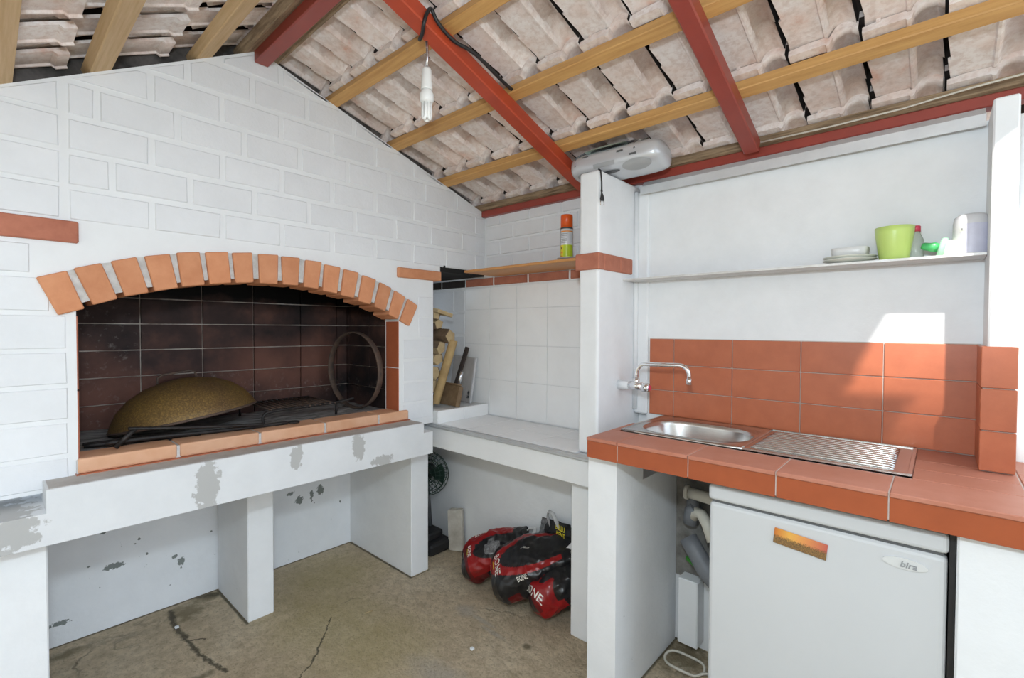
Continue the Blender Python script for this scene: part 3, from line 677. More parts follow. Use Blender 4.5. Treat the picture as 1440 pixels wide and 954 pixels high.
MB().tube([(-2.44, .80, .885), (-2.44, .80, .940), (-2.44, 1.13, .943), (-2.44, 1.13, .885)], .006, 8).build('frame', 'iron', gr)
for k in range(13):
    y = .83+.29*k/12; MB().tube([(-2.142, y, .944), (-2.442, y, .945)], .0035, 6).build('bar', 'rust', gr)
hp = MB(); hp.torus((0, 0, 0), .196, .005, ax=2, n=48, k=8, flat=3.6)
tag(hp.build('iron_ring', 'rust', None, frame((-2.27, 1.275, 1.098), (.0, .62, .785*0+.55), (-.25, -.4, .82), (.93, -.33, .0))), 'rusty flat iron hoop leaning upright at the right of the fireplace', 'ring')
RN = Vector((.157, -.98, -.02)).normalized(); RA = Vector((.10, .02, 1)); RA = (RA-RN*RA.dot(RN)).normalized()
bpy.data.objects['iron_ring'].matrix_basis = frame((-2.26, 1.288, 1.083), RA, RN.cross(RA), RN)

# ------------------------------------------------------------ niche worktop
wt = thing('niche_worktop', (-1.55, 1.75, 0), 'white tiled worktop slab with grey metal edge strip between fireplace and column', 'worktop')
B(-2.62, -.925, 1.592, YB, .672, .790, .003).build('slab', 'plaster_cream', wt)
B(-2.055, -1.0, 1.583, 1.608, .783, .797, .002).build('edge_strip', 'alu_strip', wt)
B(-2.055, -1.0, 1.579, 1.586, .778, .790, .002).build('edge_strip', 'alu_strip', wt)
tw = [-1.965, -1.755, -1.545, -1.335, -1.10]; ty = [1.609, 1.79, 1.972]
for i in range(4):
    for k in range(2): B(tw[i]+.001, tw[i+1]-.001, ty[k]+.001, ty[k+1]-.001, .788, .797, .001).build('tile', 'white_tile', wt)
B(-2.64, -1.968, 1.597, YB, .785, .858).build('raised_ledge', 'grout_white', wt)
for a, b in ((1.60, 1.785), (1.787, 1.972)):
    B(-1.975, -1.962, a, b, .797, .862, .001).build('tile', 'white_tile', wt)
B(-2.0, -1.966, 1.60, 1.972, .856, .863, .001).build('tile', 'white_tile', wt)
B(-1.148, -1.062, 1.652, YL+.01, 0, .674, .004).build('pier', 'plaster_cream', wt)
# column with its brick band
cl_ = struct(MB().box(-1.102, -1.008, 1.63, 1.99, .795, 1.932, .012, 3).build('wall_column', 'white_paint'))
cl_.name = 'wall_partition'
for q in ((-1.113, -1.0, 1.618, 1.66, 1.538, 1.604), (-1.06, -1.0, 1.662, 1.79, 1.538, 1.604), (-1.06, -1.0, 1.792, 1.895, 1.538, 1.604)):
    B(*q, .004).build('brick', 'brick_red', cl_)
o = B(-1.895, -1.11, 1.72, 1.965, 1.598, 1.611, .002).build('shelf_board', 'board_wood')
tag(o, 'varnished brown wooden shelf board over the white tiled niche', 'shelf')

# ------------------------------------------------------------ sink counter
sc = thing('sink_counter', (-.25, 1.65, 0), 'kitchen counter clad in terracotta tiles on white piers', 'counter')
pr = MB(); pr.box(-.920, -.808, 1.43, YS-.012, 0, .745); pr.box(-.920, -.808, 1.43, 1.625, .745, .866); pr.box(-.920, -.808, 1.80, YS-.012, .745, .866)
B(-.92, -.912, 1.62, 1.81, .74, .866).build('hole_shade_sheet', 'soot_and_shade', sc)  # black sheet in the pier hole, shade of the void put into its colour
pr.build('pier', 'pier_paint', sc)
cs = MB(); cs.box(-.889, .40, 1.3765, 1.545, .868, .9305); cs.box(-.885, -.86, 1.545, YS-.013, .868, .9305); cs.box(-.045, .40, 1.545, YS-.013, .868, .9305); cs.box(-.86, -.045, 1.915, YS-.013, .868, .9305)
cs.build('core', 'grout_grey', sc)
fx = [-.892, -.775, -.543, -.312, -.081, .150, .381]
for a, b in zip(fx, fx[1:]):
    B(a+.0015, b-.0015, 1.374, 1.386, .864, .922, .001).build('edge_tile', 'tile_edge', sc)
    B(a+.0015, b-.0015, 1.369, 1.535, .921, .933, .002).build('top_tile', 'tile_worn', sc)
for x0, x1 in ((-.047, .150), (.153, .381)):
    for y0, y1 in ((1.537, 1.650), (1.652, 1.765), (1.767, 1.938)):
        B(x0, x1, y0, y1, .921, .933, .002).build('top_tile', 'tile_worn', sc)
B(-.892, -.860, 1.537, 1.70, .921, .933, .002).build('top_tile', 'tile_worn', sc)
# backsplash on the sink wall
sx = [-.935, -.827, -.595, -.365, -.134, .088]; sz = [.935, 1.041, 1.151, 1.261]
for i in range(5):
    for k in range(3):
        B(sx[i]+.0015, sx[i+1]-.0015, YS-.011, YS+.002, sz[k]+.0015, sz[k+1]-.0015, .0015).build('tile', 'tile_red', wall_right)
B(-.936, .089, YS-.006, YS+.002, .934, 1.262).build('grout', 'grout_grey', wall_right)
# right column with tiled foot
cr = struct(MB().box(.092, .141, 1.752, YS+.01, .93, 1.90, .004).build('wall_right_column', 'white_paint'))
for k in range(3):
    B(.080, .147, 1.735, 1.755, sz[k]+.0015, sz[k+1]-.0015, .0015).build('tile', 'tile_red', cr)
    B(.080, .094, 1.757, YS-.012, sz[k]+.0015, sz[k+1]-.0015, .0015).build('tile', 'tile_red', cr)
B(.084, .143, 1.742, YS-.01, .934, 1.259).build('grout', 'grout_grey', cr)

# sink
sk = thing('sink', (-.45, 1.73, .933), 'stainless steel drop-in sink with oval bowl and ribbed drainer', 'sink')
BX, BY, HX, HY = -.640, 1.700, .182, .135
def sup(t, hx, hy, e=.72):
    c, s_ = math.cos(t), math.sin(t)
    return hx*math.copysign(abs(c)**e, c), hy*math.copysign(abs(s_)**e, s_)
mb = MB(); N = 48
X0, X1, Y0, Y1 = -.857, -.445, 1.545, 1.912
def rect(t):
    c, s_ = math.cos(t), math.sin(t); cx, cy = BX, BY
    k = min(((X1-cx) if c > 0 else (cx-X0))/max(abs(c), 1e-6), ((Y1-cy) if s_ > 0 else (cy-Y0))/max(abs(s_), 1e-6))
    return cx+c*k, cy+s_*k
ang = [2*math.pi*i/N for i in range(N)]
for cx_, cy_ in ((X0, Y0), (X1, Y0), (X1, Y1), (X0, Y1)):
    a = math.atan2(cy_-BY, cx_-BX) % (2*math.pi); i = min(range(N), key=lambda q: abs(ang[q]-a)); ang[i] = a
def ring(fn, z): return [mb.bm.verts.new((*fn(t), z)) for t in ang]
rings = [ring(rect, .934), ring(rect, .940), ring(lambda t: (rect(t)[0]*.96+BX*.04, rect(t)[1]*.96+BY*.04), .9375)]
for h, z in ((1.05, .9375), (1.02, .941), (.99, .938), (.965, .925), (.93, .85), (.86, .812), (.7, .803), (.2, .800)):
    rings.append([mb.bm.verts.new((BX+sup(t, HX*h, HY*h)[0], BY+sup(t, HX*h, HY*h)[1], z)) for t in ang])
for a, b in zip(rings, rings[1:]):
    for i in range(N):
        f = mb.bm.faces.new((a[i], a[(i+1) % N], b[(i+1) % N], b[i])); f.smooth = True
mb.bm.faces.new(rings[-1])
bmesh.ops.recalc_face_normals(mb.bm, faces=mb.bm.faces[:])
mb.build('bowl', 'steel', sk)
MB().lathe([(.0, .004), (.016, .004), (.024, .006), (.026, .002)], (BX, BY, .800), 20).build('drain', 'chrome', sk)
dr = MB(); dr.box(-.445, -.048, 1.545, 1.912, .934, .9375, .001); dr.box(-.445, -.048, 1.902, 1.912, .936, .941, .001); dr.box(-.056, -.046, 1.545, 1.912, .936, .941, .001); dr.box(-.445, -.048, 1.545, 1.552, .936, .940, .001)
dr.build('drainer', 'steel', sk)
for k in range(11):
    y = 1.588+.027*k
    MB().tube([(-.43+.0*k, y, .936), (-.41, y, .9395), (-.10, y, .9395), (-.085, y, .936)], .0075, 8, flat=.55).build('rib', 'steel', sk)

# faucet
fa = thing('faucet', (-.96, 1.785, 1.06), 'chrome wall faucet with a long curved swivel spout', 'faucet')
MB().tube([(-1.01, 1.80, 1.066), (-.97, 1.795, 1.066), (-.94, 1.79, 1.068)], [.022, .018, .016], 14).build('wall_stub', 'white_paint', fa)
MB().tube([(-.952, 1.79, 1.068), (-.925, 1.785, 1.07), (-.885, 1.78, 1.069)], [.018, .017, .014], 14).build('body', 'chrome', fa)
kb = MB().tube([(-.892, 1.78, 1.067), (-.884, 1.775, 1.067), (-.862, 1.77, 1.067), (-.857, 1.77, 1.067)], [.012, .020, .018, .013], 6)
kb.build('knob', 'chrome', fa); MB().tube([(-.857, 1.77, 1.067), (-.853, 1.77, 1.067)], .010, 12).build('knob_cap', 'red_cap', fa)
MB().tube([(-.922, 1.785, 1.075), (-.922, 1.785, 1.10)], .013, 12).build('collar', 'chrome', fa)
pts = [(-.922, 1.785, 1.09), (-.922, 1.785, 1.118)]
for k in range(1, 7):
    a = math.pi/2*k/6; pts.append((-.922+.042*(1-math.cos(a)), 1.785, 1.118+.042*math.sin(a)))
pts.append((-.74, 1.78, 1.163))
for k in range(1, 7):
    a = math.pi/2*k/6; pts.append((-.74+.038*math.sin(a), 1.78, 1.163-.038*(1-math.cos(a))))
pts.append((-.702, 1.78, 1.112))
MB().tube(pts, .0085, 12).build('spout', 'chrome', fa); MB().tube([(-.702, 1.78, 1.115), (-.702, 1.78, 1.092)], .0105, 12).build('aerator', 'chrome', fa)

# metal wall shelf
o = thing('metal_shelf', (-.45, 1.88, 1.505), 'thin grey metal shelf across the white sink wall', 'shelf')
B(-1.018, .09, 1.820, YS, 1.507, 1.511).build('plate', 'shelf_metal', o)
MB().prism([(1.820, 1.511), (1.826, 1.511), (1.826, 1.514), (1.820, 1.514)], 0, -1.018, .09).build('lip', 'shelf_metal', o)
ZSH = 1.511
# plates and dish
for i, (z, lab) in enumerate(((0, 'pale cream plate at the bottom of the small stack on the metal shelf'), (.0085, 'pale cream plate in the middle of the stack, under the grey dish'))):
    c = (-.224, 1.880, ZSH+z)
    tag(MB().lathe([(0, .002), (.035, .002), (.045, .006), (.072, .015), (.073, .0165), (.070, .0165), (.044, .009), (.0, .006)], c, 32).build('plate', 'plate_white'), lab, 'plate', 'plates stacked on the metal shelf')
mb = MB()
def rr(h, e, z): return [mb.bm.verts.new((-.222+sup(2*math.pi*i/32, .048*h, .040*h, e)[0], 1.880+sup(2*math.pi*i/32, .048*h, .040*h, e)[1], z)) for i in range(32)]
L = [rr(.92, .5, ZSH+.0265), rr(1.0, .5, ZSH+.032), rr(1.05, .5, ZSH+.052), rr(1.03, .5, ZSH+.053), rr(.97, .5, ZSH+.033)]
for a, b in zip(L, L[1:]):
    for i in range(32): f = mb.bm.faces.new((a[i], a[(i+1) % 32], b[(i+1) % 32], b[i])); f.smooth = True
mb.bm.faces.new(L[-1]); mb.bm.faces.new(L[0][::-1]); bmesh.ops.recalc_face_normals(mb.bm, faces=mb.bm.faces[:])
tag(mb.build('dish', 'dish_grey'), 'small light grey dish on top of the plates', 'dish')
tag(MB().lathe([(0, .001), (.034, .001), (.036, .004), (.0475, .085), (.049, .104), (.047, .104), (.045, .085), (.034, .008), (0, .006)], (-.110, 1.872, ZSH), 36).build('plastic_pot', 'green_cup'), 'lime green plastic pot on the metal shelf', 'pot')
o = thing('small_bottle', (-.062, 1.895, ZSH), 'small clear bottle with red cap beside the green pot', 'bottle')
MB().lathe([(0, .001), (.017, .001), (.019, .006), (.019, .062), (.012, .078), (.009, .084), (.009, .09), (0, .09)], (-.060, 1.895, ZSH), 20).build('glass', 'clear_plastic', o)
MB().lathe([(0, .088), (.011, .088), (.011, .104), (.009, .106), (0, .106)], (-.060, 1.895, ZSH), 18).build('cap', 'red_cap', o)
o = thing('dish_brush', (0, 1.875, ZSH), 'white container with pale green collar and green nozzle lying on its side', 'container')
Mx = frame((.002, 1.872, ZSH+.029), (0, 1, 0), Vector((.25, 0, 1)).normalized(), Vector((1, .1, -.22)).normalized())
MB().lathe([(0, .0), (.021, 0), (.025, .006), (.026, .024), (.02, .036), (0, .040)], n=22, M=Mx).build('body', 'plate_white', o)
MB().lathe([(.0, -.010), (.027, -.010), (.030, -.006), (.030, .003), (.024, .005), (0, .005)], n=22, M=Mx).build('collar', 'green_pale', o)
MB().lathe([(0, -.05), (.007, -.05), (.011, -.044), (.012, -.03), (.015, -.022), (.012, -.010), (0, -.010)], n=14, M=Mx).build('nozzle', 'green_bright', o)
o.name = 'squeeze_container'
o = thing('white_canister', (.068, 1.888, ZSH), 'white plastic canister with lilac label at the right end of the shelf', 'bottle')
MB().lathe([(0, .0), (.037, .0), (.039, .004), (.039, .095), (.036, .112), (.028, .119), (0, .121)], (.060, 1.885, ZSH), 28).build('body', 'bottle_grey', o)
mb = MB(); mb.grid(lambda u, v: Vector((.060+.0394*math.cos(R(-125+110*u)), 1.885+.0394*math.sin(R(-125+110*u)), ZSH+.008+.082*v)), 14, 2); mb.build('label_print', 'label_lilac', o)
mb = MB(); mb.grid(lambda u, v: Vector((.060+.0397*math.cos(R(-128+17*u)), 1.885+.0397*math.sin(R(-128+17*u)), ZSH+.068+.014*v)), 5, 2); mb.build('emblem', 'plate_white', o)
textmesh('emblem_mark', 'R', .010, 'ink_grey', o, frame((.060+.0402*math.cos(R(-119)), 1.885+.0402*math.sin(R(-119)), ZSH+.075), (math.cos(R(-29)), math.sin(R(-29)), 0), (0, 0, 1), (math.cos(R(-119)), math.sin(R(-119)), 0)))

# ------------------------------------------------------------ fridge
fr = thing('fridge', (-.237, 1.68, 0), 'small white under-counter fridge with a black gap beside it', 'fridge')
B(-.496, .020, 1.47, 1.93, .04, .80, .006).build('body', 'fridge_white', fr)
dm = MB().box(-.497, .021, 1.42, 1.466, .06, .797, .012, 3); dm.build('door', 'fridge_white', fr)
B(-.499, .023, 1.418, 1.93, .803, .848, .010, 3).build('top', 'fridge_white', fr)
B(-.49, .014, 1.428, 1.468, .795, .805).build('seal', 'dark_grey', fr)
for x in (-.46, -.02): MB().lathe([(0, 0), (.018, 0), (.018, .045), (0, .045)], (x, 1.52, 0), 12).build('foot', 'rubber_black', fr)
dz = [c for c in fr.children if c.name.startswith('door')][0]
mb = MB(); N2 = 40
pts2 = [(-.052+.041*math.cos(2*math.pi*i/N2), .760+.0125*math.sin(2*math.pi*i/N2)*(1.0)) for i in range(N2)]
mb.prism(pts2, 1, 1.4165, 1.422); mb.build('badge', 'badge_silver', dz)
textmesh('badge_lettering', 'bira', .020, 'ink_grey', dz, frame((-.046, 1.4155, .7585), (1, 0, 0), (0, 0, 1), (0, -1, 0)), shear=.25, bold=.0004)
mg = B(-.0605, .0605, -.002, .002, -.0205, .0205, .001).build('fridge_magnet', 'magnet_print', None, Matrix.Translation((-.2635, 1.4165, .7435)) @ Matrix.Rotation(R(5.5), 4, 'Y'))
tag(mg, 'orange harbour sunset picture magnet stuck on the fridge door', 'magnet')
tag(B(.0235, .034, 1.43, 1.93, .005, .86).build('gap_shade_strip', 'rubber_black'), 'black strip standing in for the shade in the gap between fridge and white wall', 'strip')  # shade of the open gap painted as a solid black strip

# pipes and clutter left of the fridge
o = thing('drain_pipe', (-.69, 1.86, .6), 'cream plastic waste pipe running behind the fridge under the sink', 'pipe')
MB().tube([(-.735, 1.86, .655), (-.66, 1.85, .655), (-.50, 1.83, .645)], .022, 14).build('pipe', 'plastic_cream', o)
MB().tube([(-.742, 1.86, .655), (-.728, 1.86, .655)], .028, 14).build('socket', 'plastic_cream', o)
MB().tube([(-.72, 1.88, .64), (-.72, 1.88, .57)], .024, 12).build('clamp', 'plastic_grey', o)
o = thing('waste_elbow', (-.67, 1.85, .5), 'cream pipe elbow with dark rubber sleeve below the waste pipe', 'pipe')
MB().tube([(-.715, 1.87, .56), (-.70, 1.86, .585), (-.675, 1.85, .585), (-.65, 1.84, .555), (-.625, 1.83, .50)], .021, 12).build('elbow', 'plastic_cream', o)
MB().tube([(-.728, 1.88, .53), (-.722, 1.875, .575), (-.70, 1.87, .60)], .030, 12).build('sleeve', 'plastic_grey', o)
o = MB().tube([(-.735, 1.87, .47), (-.70, 1.86, .43), (-.66, 1.85, .38), (-.60, 1.84, .33)], .036, 12).build('grey_hose', 'plastic_grey')
tag(o, 'thick dark grey corrugated hose left of the fridge', 'hose')
o = MB().tube([(-.74, 1.88, .385), (-.70, 1.87, .37), (-.65, 1.85, .355), (-.58, 1.84, .35)], .012, 10).build('green_hose', 'green_hose')
tag(o, 'bright green garden hose end under the grey hose', 'hose')
o = B(-.772, -.692, 1.865, 1.938, .035, .30, .004).build('pipe_boxing', 'plaster_cream'); tag(o, 'small white plastered box at the foot of the wall beside the fridge', 'box')
rawm = B(-.806, -.45, YS-.014, YS+.004, .28, .86).build('raw_masonry', 'raw_masonry', wall_right)
pc = [(-.715+.075*math.cos(a)*1.0, 1.80+.055*math.sin(a), .008+.004*math.sin(3*a)) for a in [2*math.pi*i/28 for i in range(26)]]
tag(MB().stube(pc+[(-.62, 1.80, .01), (-.5, 1.82, .01)], .005, 8).build('cable_loop', 'plastic_cream'), 'loop of cream electric cable on the floor left of the fridge', 'cable')

# ------------------------------------------------------------ hanging bulb
lp = thing('hanging_bulb', (-1.245, .967, 2.24), 'white compact fluorescent bulb hanging from the red rafter by a wire', 'lamp')
LX, LY = -1.245, .967
MB().tube([(LX, LY, 2.225), (LX+.003, LY, 2.19), (LX, LY, 2.135)], .0045, 8).build('wire', 'mirror_foil', lp)
MB().lathe([(0, 2.140), (.012, 2.140), (.0155, 2.132), (.0185, 2.075), (.0185, 2.07), (0, 2.07)], (LX, LY, 0), 20).build('socket', 'plastic_white', lp)
MB().lathe([(0, 2.069), (.017, 2.069), (.018, 2.064), (.0225, 2.055), (.0225, 2.036), (.018, 2.028), (0, 2.028)], (LX, LY, 0), 20).build('ballast', 'plastic_white', lp)
for k in range(3):
    a = k*2*math.pi/3+.5; cx, cy = LX+.010*math.cos(a), LY+.010*math.sin(a); tx_, ty_ = -math.sin(a)*.0075, math.cos(a)*.0075
    p = [(cx-tx_, cy-ty_, 2.032), (cx-tx_, cy-ty_, 1.985)]
    for q in range(1, 6):
        b = math.pi*q/6; p.append((cx-tx_*math.cos(b), cy-ty_*math.cos(b), 1.985-.0085*math.sin(b)))
    p += [(cx+tx_, cy+ty_, 1.985), (cx+tx_, cy+ty_, 2.032)]
    MB().tube(p, .0052, 8).build('tube', 'lamp_tube', lp)
# black lamp cable looped round the rafter
P_ = lambda x, v, w: RF(x, v, w)
loop = [P_(-1.214, .66, .02), P_(-1.200, .56, -.005), P_(-1.190, .42, -.02), P_(-1.208, .34, -.030), P_(-1.213, .27, -.02), P_(-1.214, .235, .0), P_(-1.214, .225, -.03), P_(-1.225, .232, -.060), P_(-1.253, .25, -.062), P_(-1.284, .262, -.058), P_(-1.292, .268, -.03), P_(-1.291, .27, -.004)]
tag(MB().stube(loop, .006, 8).build('lamp_cable', 'rubber_black'), 'black cable wrapped around the bright red rafter above the bulb', 'cable')
tag(MB().tube([P_(-.50, 1.235, -.012), P_(-.30, 1.232, -.018), P_(-.10, 1.238, -.010), P_(.05, 1.225, -.005), P_(.22, 1.222, 0)], .0028, 6).build('eave_cable', 'plastic_cream'), 'thin cream wire drooping along the red eave beam', 'cable')

# ------------------------------------------------------------ radio
ra = thing('radio', (-1.0, 1.77, 1.934), 'silver portable radio wedged on the column top under the roof tiles', 'radio', M=Matrix.Rotation(R(2), 4, 'Z') @ Matrix.Rotation(R(-5), 4, 'X'))
def rad(u, v, ex=0):
    """body: x length, section superellipse"""
    x = -.205+.41*u; e = max(0, 1-abs(2*u-1)**6)**.30
    return x, e
mb = MB()
def rfn(u, v):
    x, e = rad(u, v); a = 2*math.pi*v; c, s_ = math.cos(a), math.sin(a)
    hy, hz = .088*(.35+.65*e), .052*(.25+.75*e)
    return Vector((x, hy*math.copysign(abs(c)**.7, c), .053+hz*math.copysign(abs(s_)**.7, s_)))
V = mb.grid(rfn, 30, 32, True); mb.bm.faces.new(V[0]); mb.bm.faces.new(V[-1][::-1]); bmesh.ops.recalc_face_normals(mb.bm, faces=mb.bm.faces[:])
mb.build('body', 'silver_plastic', ra, None, True)
def onfront(x, t):   # point on the front-lower side, t angle from straight front (0) to straight down (1)
    a = math.pi+math.pi/2*t; c, s_ = math.cos(a), math.sin(a); u = (x+.205)/.41; _, e = rad(u, 0)
    return Vector((x, .089*(.35+.65*e)*math.copysign(abs(c)**.7, c), .053+.053*(.25+.75*e)*math.copysign(abs(s_)**.7, s_)))
def decal(name, x0, x1, t0, t1, mat, rnd=False, off=.0012):
    mb = MB()
    def fn(u, v):
        if rnd:
            r_ = u; a = 2*math.pi*v; x = (x0+x1)/2+(x1-x0)/2*r_*math.cos(a); t = (t0+t1)/2+(t1-t0)/2*r_*math.sin(a)
        else: x = x0+(x1-x0)*u; t = t0+(t1-t0)*v
        p = onfront(x, t); n = Vector((0, p.y, p.z-.053)).normalized(); return p+n*off
    mb.grid(fn, 8, 20 if rnd else 6, rnd)
    bmesh.ops.recalc_face_normals(mb.bm, faces=mb.bm.faces[:]); mb.build(name, mat, ra, None, True)
decal('speaker_grille', .045, .165, .30, .92, 'grey_grille', True)
decal('speaker_grille', -.165, -.07, .42, .92, 'grey_grille', True)
decal('cassette_door', -.075, .020, .15, .36, 'grey_grille')
decal('tuner_window', -.055, .03, .62, .80, 'dark_grey', True)
for x, t, w in ((-.13, -.22, .03), (-.02, -.28, .012), (.03, -.10, .028), (.085, .05, .03), (-.07, -.45, .02), (.05, -.42, .03)):
    decal('button', x, x+w, t, t+.07, 'dark_grey' if w > .02 else 'grey_grille')
MB().tube([(-.165, -.080, .045), (-.168, -.074, .085), (-.14, -.060, .104), (-.03, -.045, .114), (.08, -.045, .112), (.10, -.068, .098), (.105, -.086, .060)], .0045, 8).build('handle', 'dark_grey', ra, None, True)
mb = MB(); mb.grid(lambda u, v: Vector((-.12+.19*u, -.02+.07*math.cos(math.pi*v), .095+.022*math.sin(math.pi*v)*math.sin(math.pi*min(1, max(0, u)))**.4)), 14, 9); mb.build('disc_lid', 'mint_plastic', ra, None, True)
MB().tube([(.075, -.02, .112), (.10, -.03, .118), (.13, -.03, .116), (.10, -.01, .120), (.12, .0, .117)], .004, 6).build('tangled_wire', 'plastic_cream', ra, None, True)
MB().tube([(-1.045, 1.68, 1.936), (-1.02, 1.645, 1.937), (-1.004, 1.632, 1.925), (-.999, 1.632, 1.88), (-.999, 1.633, 1.843)], .0032, 8).build('power_cord', 'rubber_black', ra)
MB().tube([(-.999, 1.633, 1.848), (-.999, 1.633, 1.842), (-.999, 1.633, 1.838), (-.997, 1.634, 1.822), (-.997, 1.634, 1.812), (-.997, 1.634, 1.806)], [.006, .006, .004, .010, .0125, .010], 12, flat=.55).build('plug', 'rubber_black', ra)
for s_ in (-1, 1): MB().tube([(-.997+.005*s_, 1.634+.0045*s_, 1.807), (-.997+.005*s_, 1.634+.0045*s_, 1.789)], .0017, 6).build('plug_pin', 'chrome', ra)

# spray can on its saucer
tag(MB().lathe([(0, .002), (.03, .002), (.052, .010), (.053, .0125), (.050, .0125), (.03, .006), (0, .005)], (-1.268, 1.79, 1.611), 32).build('saucer', 'zinc'), 'shallow metal saucer under the spray can on the wooden board', 'saucer')
o = thing('spray_can', (-1.285, 1.80, 1.617), 'slim spray can with orange cap and yellow label on the wooden board', 'spray can')
cx, cy, cz = -1.285, 1.80, 1.618
MB().lathe([(0, 0), (.027, 0), (.0285, .003), (.0285, .14), (.024, .147), (0, .147)], (cx, cy, cz), 28).build('body', 'can_white', o)
MB().lathe([(0, .146), (.0275, .146), (.0275, .200), (.025, .205), (0, .205)], (cx, cy, cz), 28).build('cap', 'orange_cap', o)
MB().lathe([(.0287, .139), (.0287, .146)], (cx, cy, cz), 28).build('dark_ring', 'ink_dark', o)
def band(name, a0, a1, z0, z1, mat, r=.0289):
    mb = MB(); mb.grid(lambda u, v: Vector((cx+r*math.cos(R(a0+(a1-a0)*u)), cy+r*math.sin(R(a0+(a1-a0)*u)), cz+z0+(z1-z0)*v)), 10, 2); mb.build(name, mat, o)
band('label_print', -85, 40, .004, .066, 'can_green'); band('label_print', -130, -85, .004, .066, 'can_yellow'); band('label_print', -175, -130, .002, .14, 'ink_dark')
band('label_print', -118, 40, .125, .130, 'can_orange'); band('label_print', -118, -90, .028, .036, 'can_orange', .0291)
band('hazard_mark', -112, -98, .046, .056, 'ink_dark', .0292); band('hazard_mark', -118, -108, .012, .018, 'ink_red', .0292); band('hazard_mark', -102, -92, .012, .018, 'ink_red', .0292)
for k in range(6): band('text_line', -112, -112+random.uniform(40, 70), .075+.008*k, .0775+.008*k, 'ink_grey', .0291)

# ------------------------------------------------------------ firewood recess
ZL = .863
def log(p0, p1, r, label, kind='split', spin=0):
    p0, p1 = Vector(p0), Vector(p1); ax = (p1-p0); Lg = ax.length; ax.normalize()
    o = thing('firewood', p0, label, 'firewood', 'firewood stacked in the recess')
    q = ax.to_track_quat('Z', 'Y').to_matrix().to_4x4()
    prof = [(r*1.0, 0), (r*.25, r*.75), (-r*.8, r*.45), (-r*.7, -r*.6), (r*.3, -r*.75)] if kind == 'split' else [(r*math.cos(2*math.pi*i/12)*random.uniform(.92, 1.05), r*math.sin(2*math.pi*i/12)*random.uniform(.92, 1.05)) for i in range(12)]
    M = Matrix.Translation(p0) @ q @ Matrix.Rotation(spin, 4, 'Z')
    MB().prism(prof, 2, 0, Lg, .003).build('wood', 'log_cut' if kind == 'split' else 'stick_wood', o, M)
    if kind == 'split': MB().prism([(-r*.82, r*.47), (-r*.73, -r*.62), (r*.3, -r*.78), (r*.3, -r*.70), (-r*.66, -r*.54), (-r*.74, r*.44)], 2, -.001, Lg+.001).build('bark', 'log_bark', o, M)
    return o
LG = [((-2.52, 1.65, .905), (-2.10, 1.665, .900), .044, 'lowest split log in the firewood recess, half hidden by the white pier'),
      ((-2.52, 1.66, .985), (-2.09, 1.672, .978), .044, 'split log second from the bottom of the firewood stack'),
      ((-2.52, 1.65, 1.06), (-2.07, 1.668, 1.055), .044, 'split log third from the bottom of the firewood stack'),
      ((-2.5, 1.655, 1.13), (-2.06, 1.680, 1.130), .042, 'pale split log with square end, fourth from the bottom of the stack'),
      ((-2.5, 1.67, 1.20), (-2.05, 1.695, 1.195), .042, 'pale split log with square end in the middle of the stack'),
      ((-2.5, 1.69, 1.275), (-2.02, 1.735, 1.255), .048, 'large pale split log jutting furthest out of the stack'),
      ((-2.5, 1.66, 1.345), (-2.06, 1.685, 1.325), .036, 'log lying just above the large pale one in the stack'),
      ((-2.5, 1.655, 1.385), (-2.06, 1.67, 1.375), .030, 'thin stick second from the top of the firewood stack')]
for q, (a, b, r, lab) in enumerate(LG): log(a, b, r, lab, spin=q*1.1)
o = thing('firewood', (-2.1, 1.70, 1.41), 'flat pale board end on top of the firewood stack', 'firewood', 'firewood stacked in the recess')
B(-.24, .24, -.055, .055, -.010, .010, .002).build('wood', 'log_cut', o, Matrix.Translation((-2.26, 1.70, 1.418)) @ Matrix.Rotation(R(8), 4, 'Y') @ Matrix.Rotation(R(-14), 4, 'X'))
log((-2.08, 1.675, ZL+.02), (-2.02, 1.755, 1.235), .024, 'long round pole leaning in front of the firewood', 'round')
# leaning grey board with lettering
o = thing('leaning_board', (-2.12, 1.93, ZL), 'grey weathered board with black letters leaning on the tiled wall of the recess', 'board')
Mb = frame((-2.135, 1.925, ZL), (.99, .0, -.0), (.11, .12, .985), (0, -.99, .12))
MB().box(-.13, .07, 0, .27, -.006, .006, .002).build('board', 'stone_board', o, Mb)
MB().box(.07, .082, 0, .27, -.008, .007, .002).build('pale_edge', 'pale_edge', o, Mb)
textmesh('lettering', 'roem', .036, 'ink_dark', o, Mb @ Matrix.Translation((.054, .062, .0085)) @ Matrix.Rotation(R(-90), 4, 'Z'), bold=.0012)
# shovel
o = thing('ash_shovel', (-2.06, 1.76, ZL), 'rusty ash shovel with black handle standing in the recess', 'shovel')
Ms = frame((-2.055, 1.755, ZL+.004), (.985, .17, 0), (.07, .22, .97), (.17, -.96, .2))
MB().prism([(-.082, 0), (.072, 0), (.072, .105), (.055, .125), (-.055, .125), (-.082, .105)], 2, -.003, .003).build('scoop', 'rust_brown', o, Ms)
for q in ((-.085, -.079, 0, .11, -.003, .03), (.070, .076, 0, .11, -.003, .03), (-.07, .06, .118, .126, -.003, .03)): MB().box(*q, .001).build('scoop_side', 'rust_brown', o, Ms)
MB().box(-.012, .014, .12, .34, -.008, .008, .003).build('handle', 'charred_wood', o, Ms @ Matrix.Translation((0, 0, 0)) @ Matrix.Rotation(R(-9), 4, 'Z'))
o = thing('hand_brush', (-1.99, 1.80, ZL), 'small metal handled brush standing behind the rusty shovel', 'brush')
MB().tube([(-2.02, 1.79, .97), (-2.008, 1.795, 1.02), (-2.0, 1.80, 1.06)], [.008, .012, .009], 8).build('handle', 'mirror_foil', o)
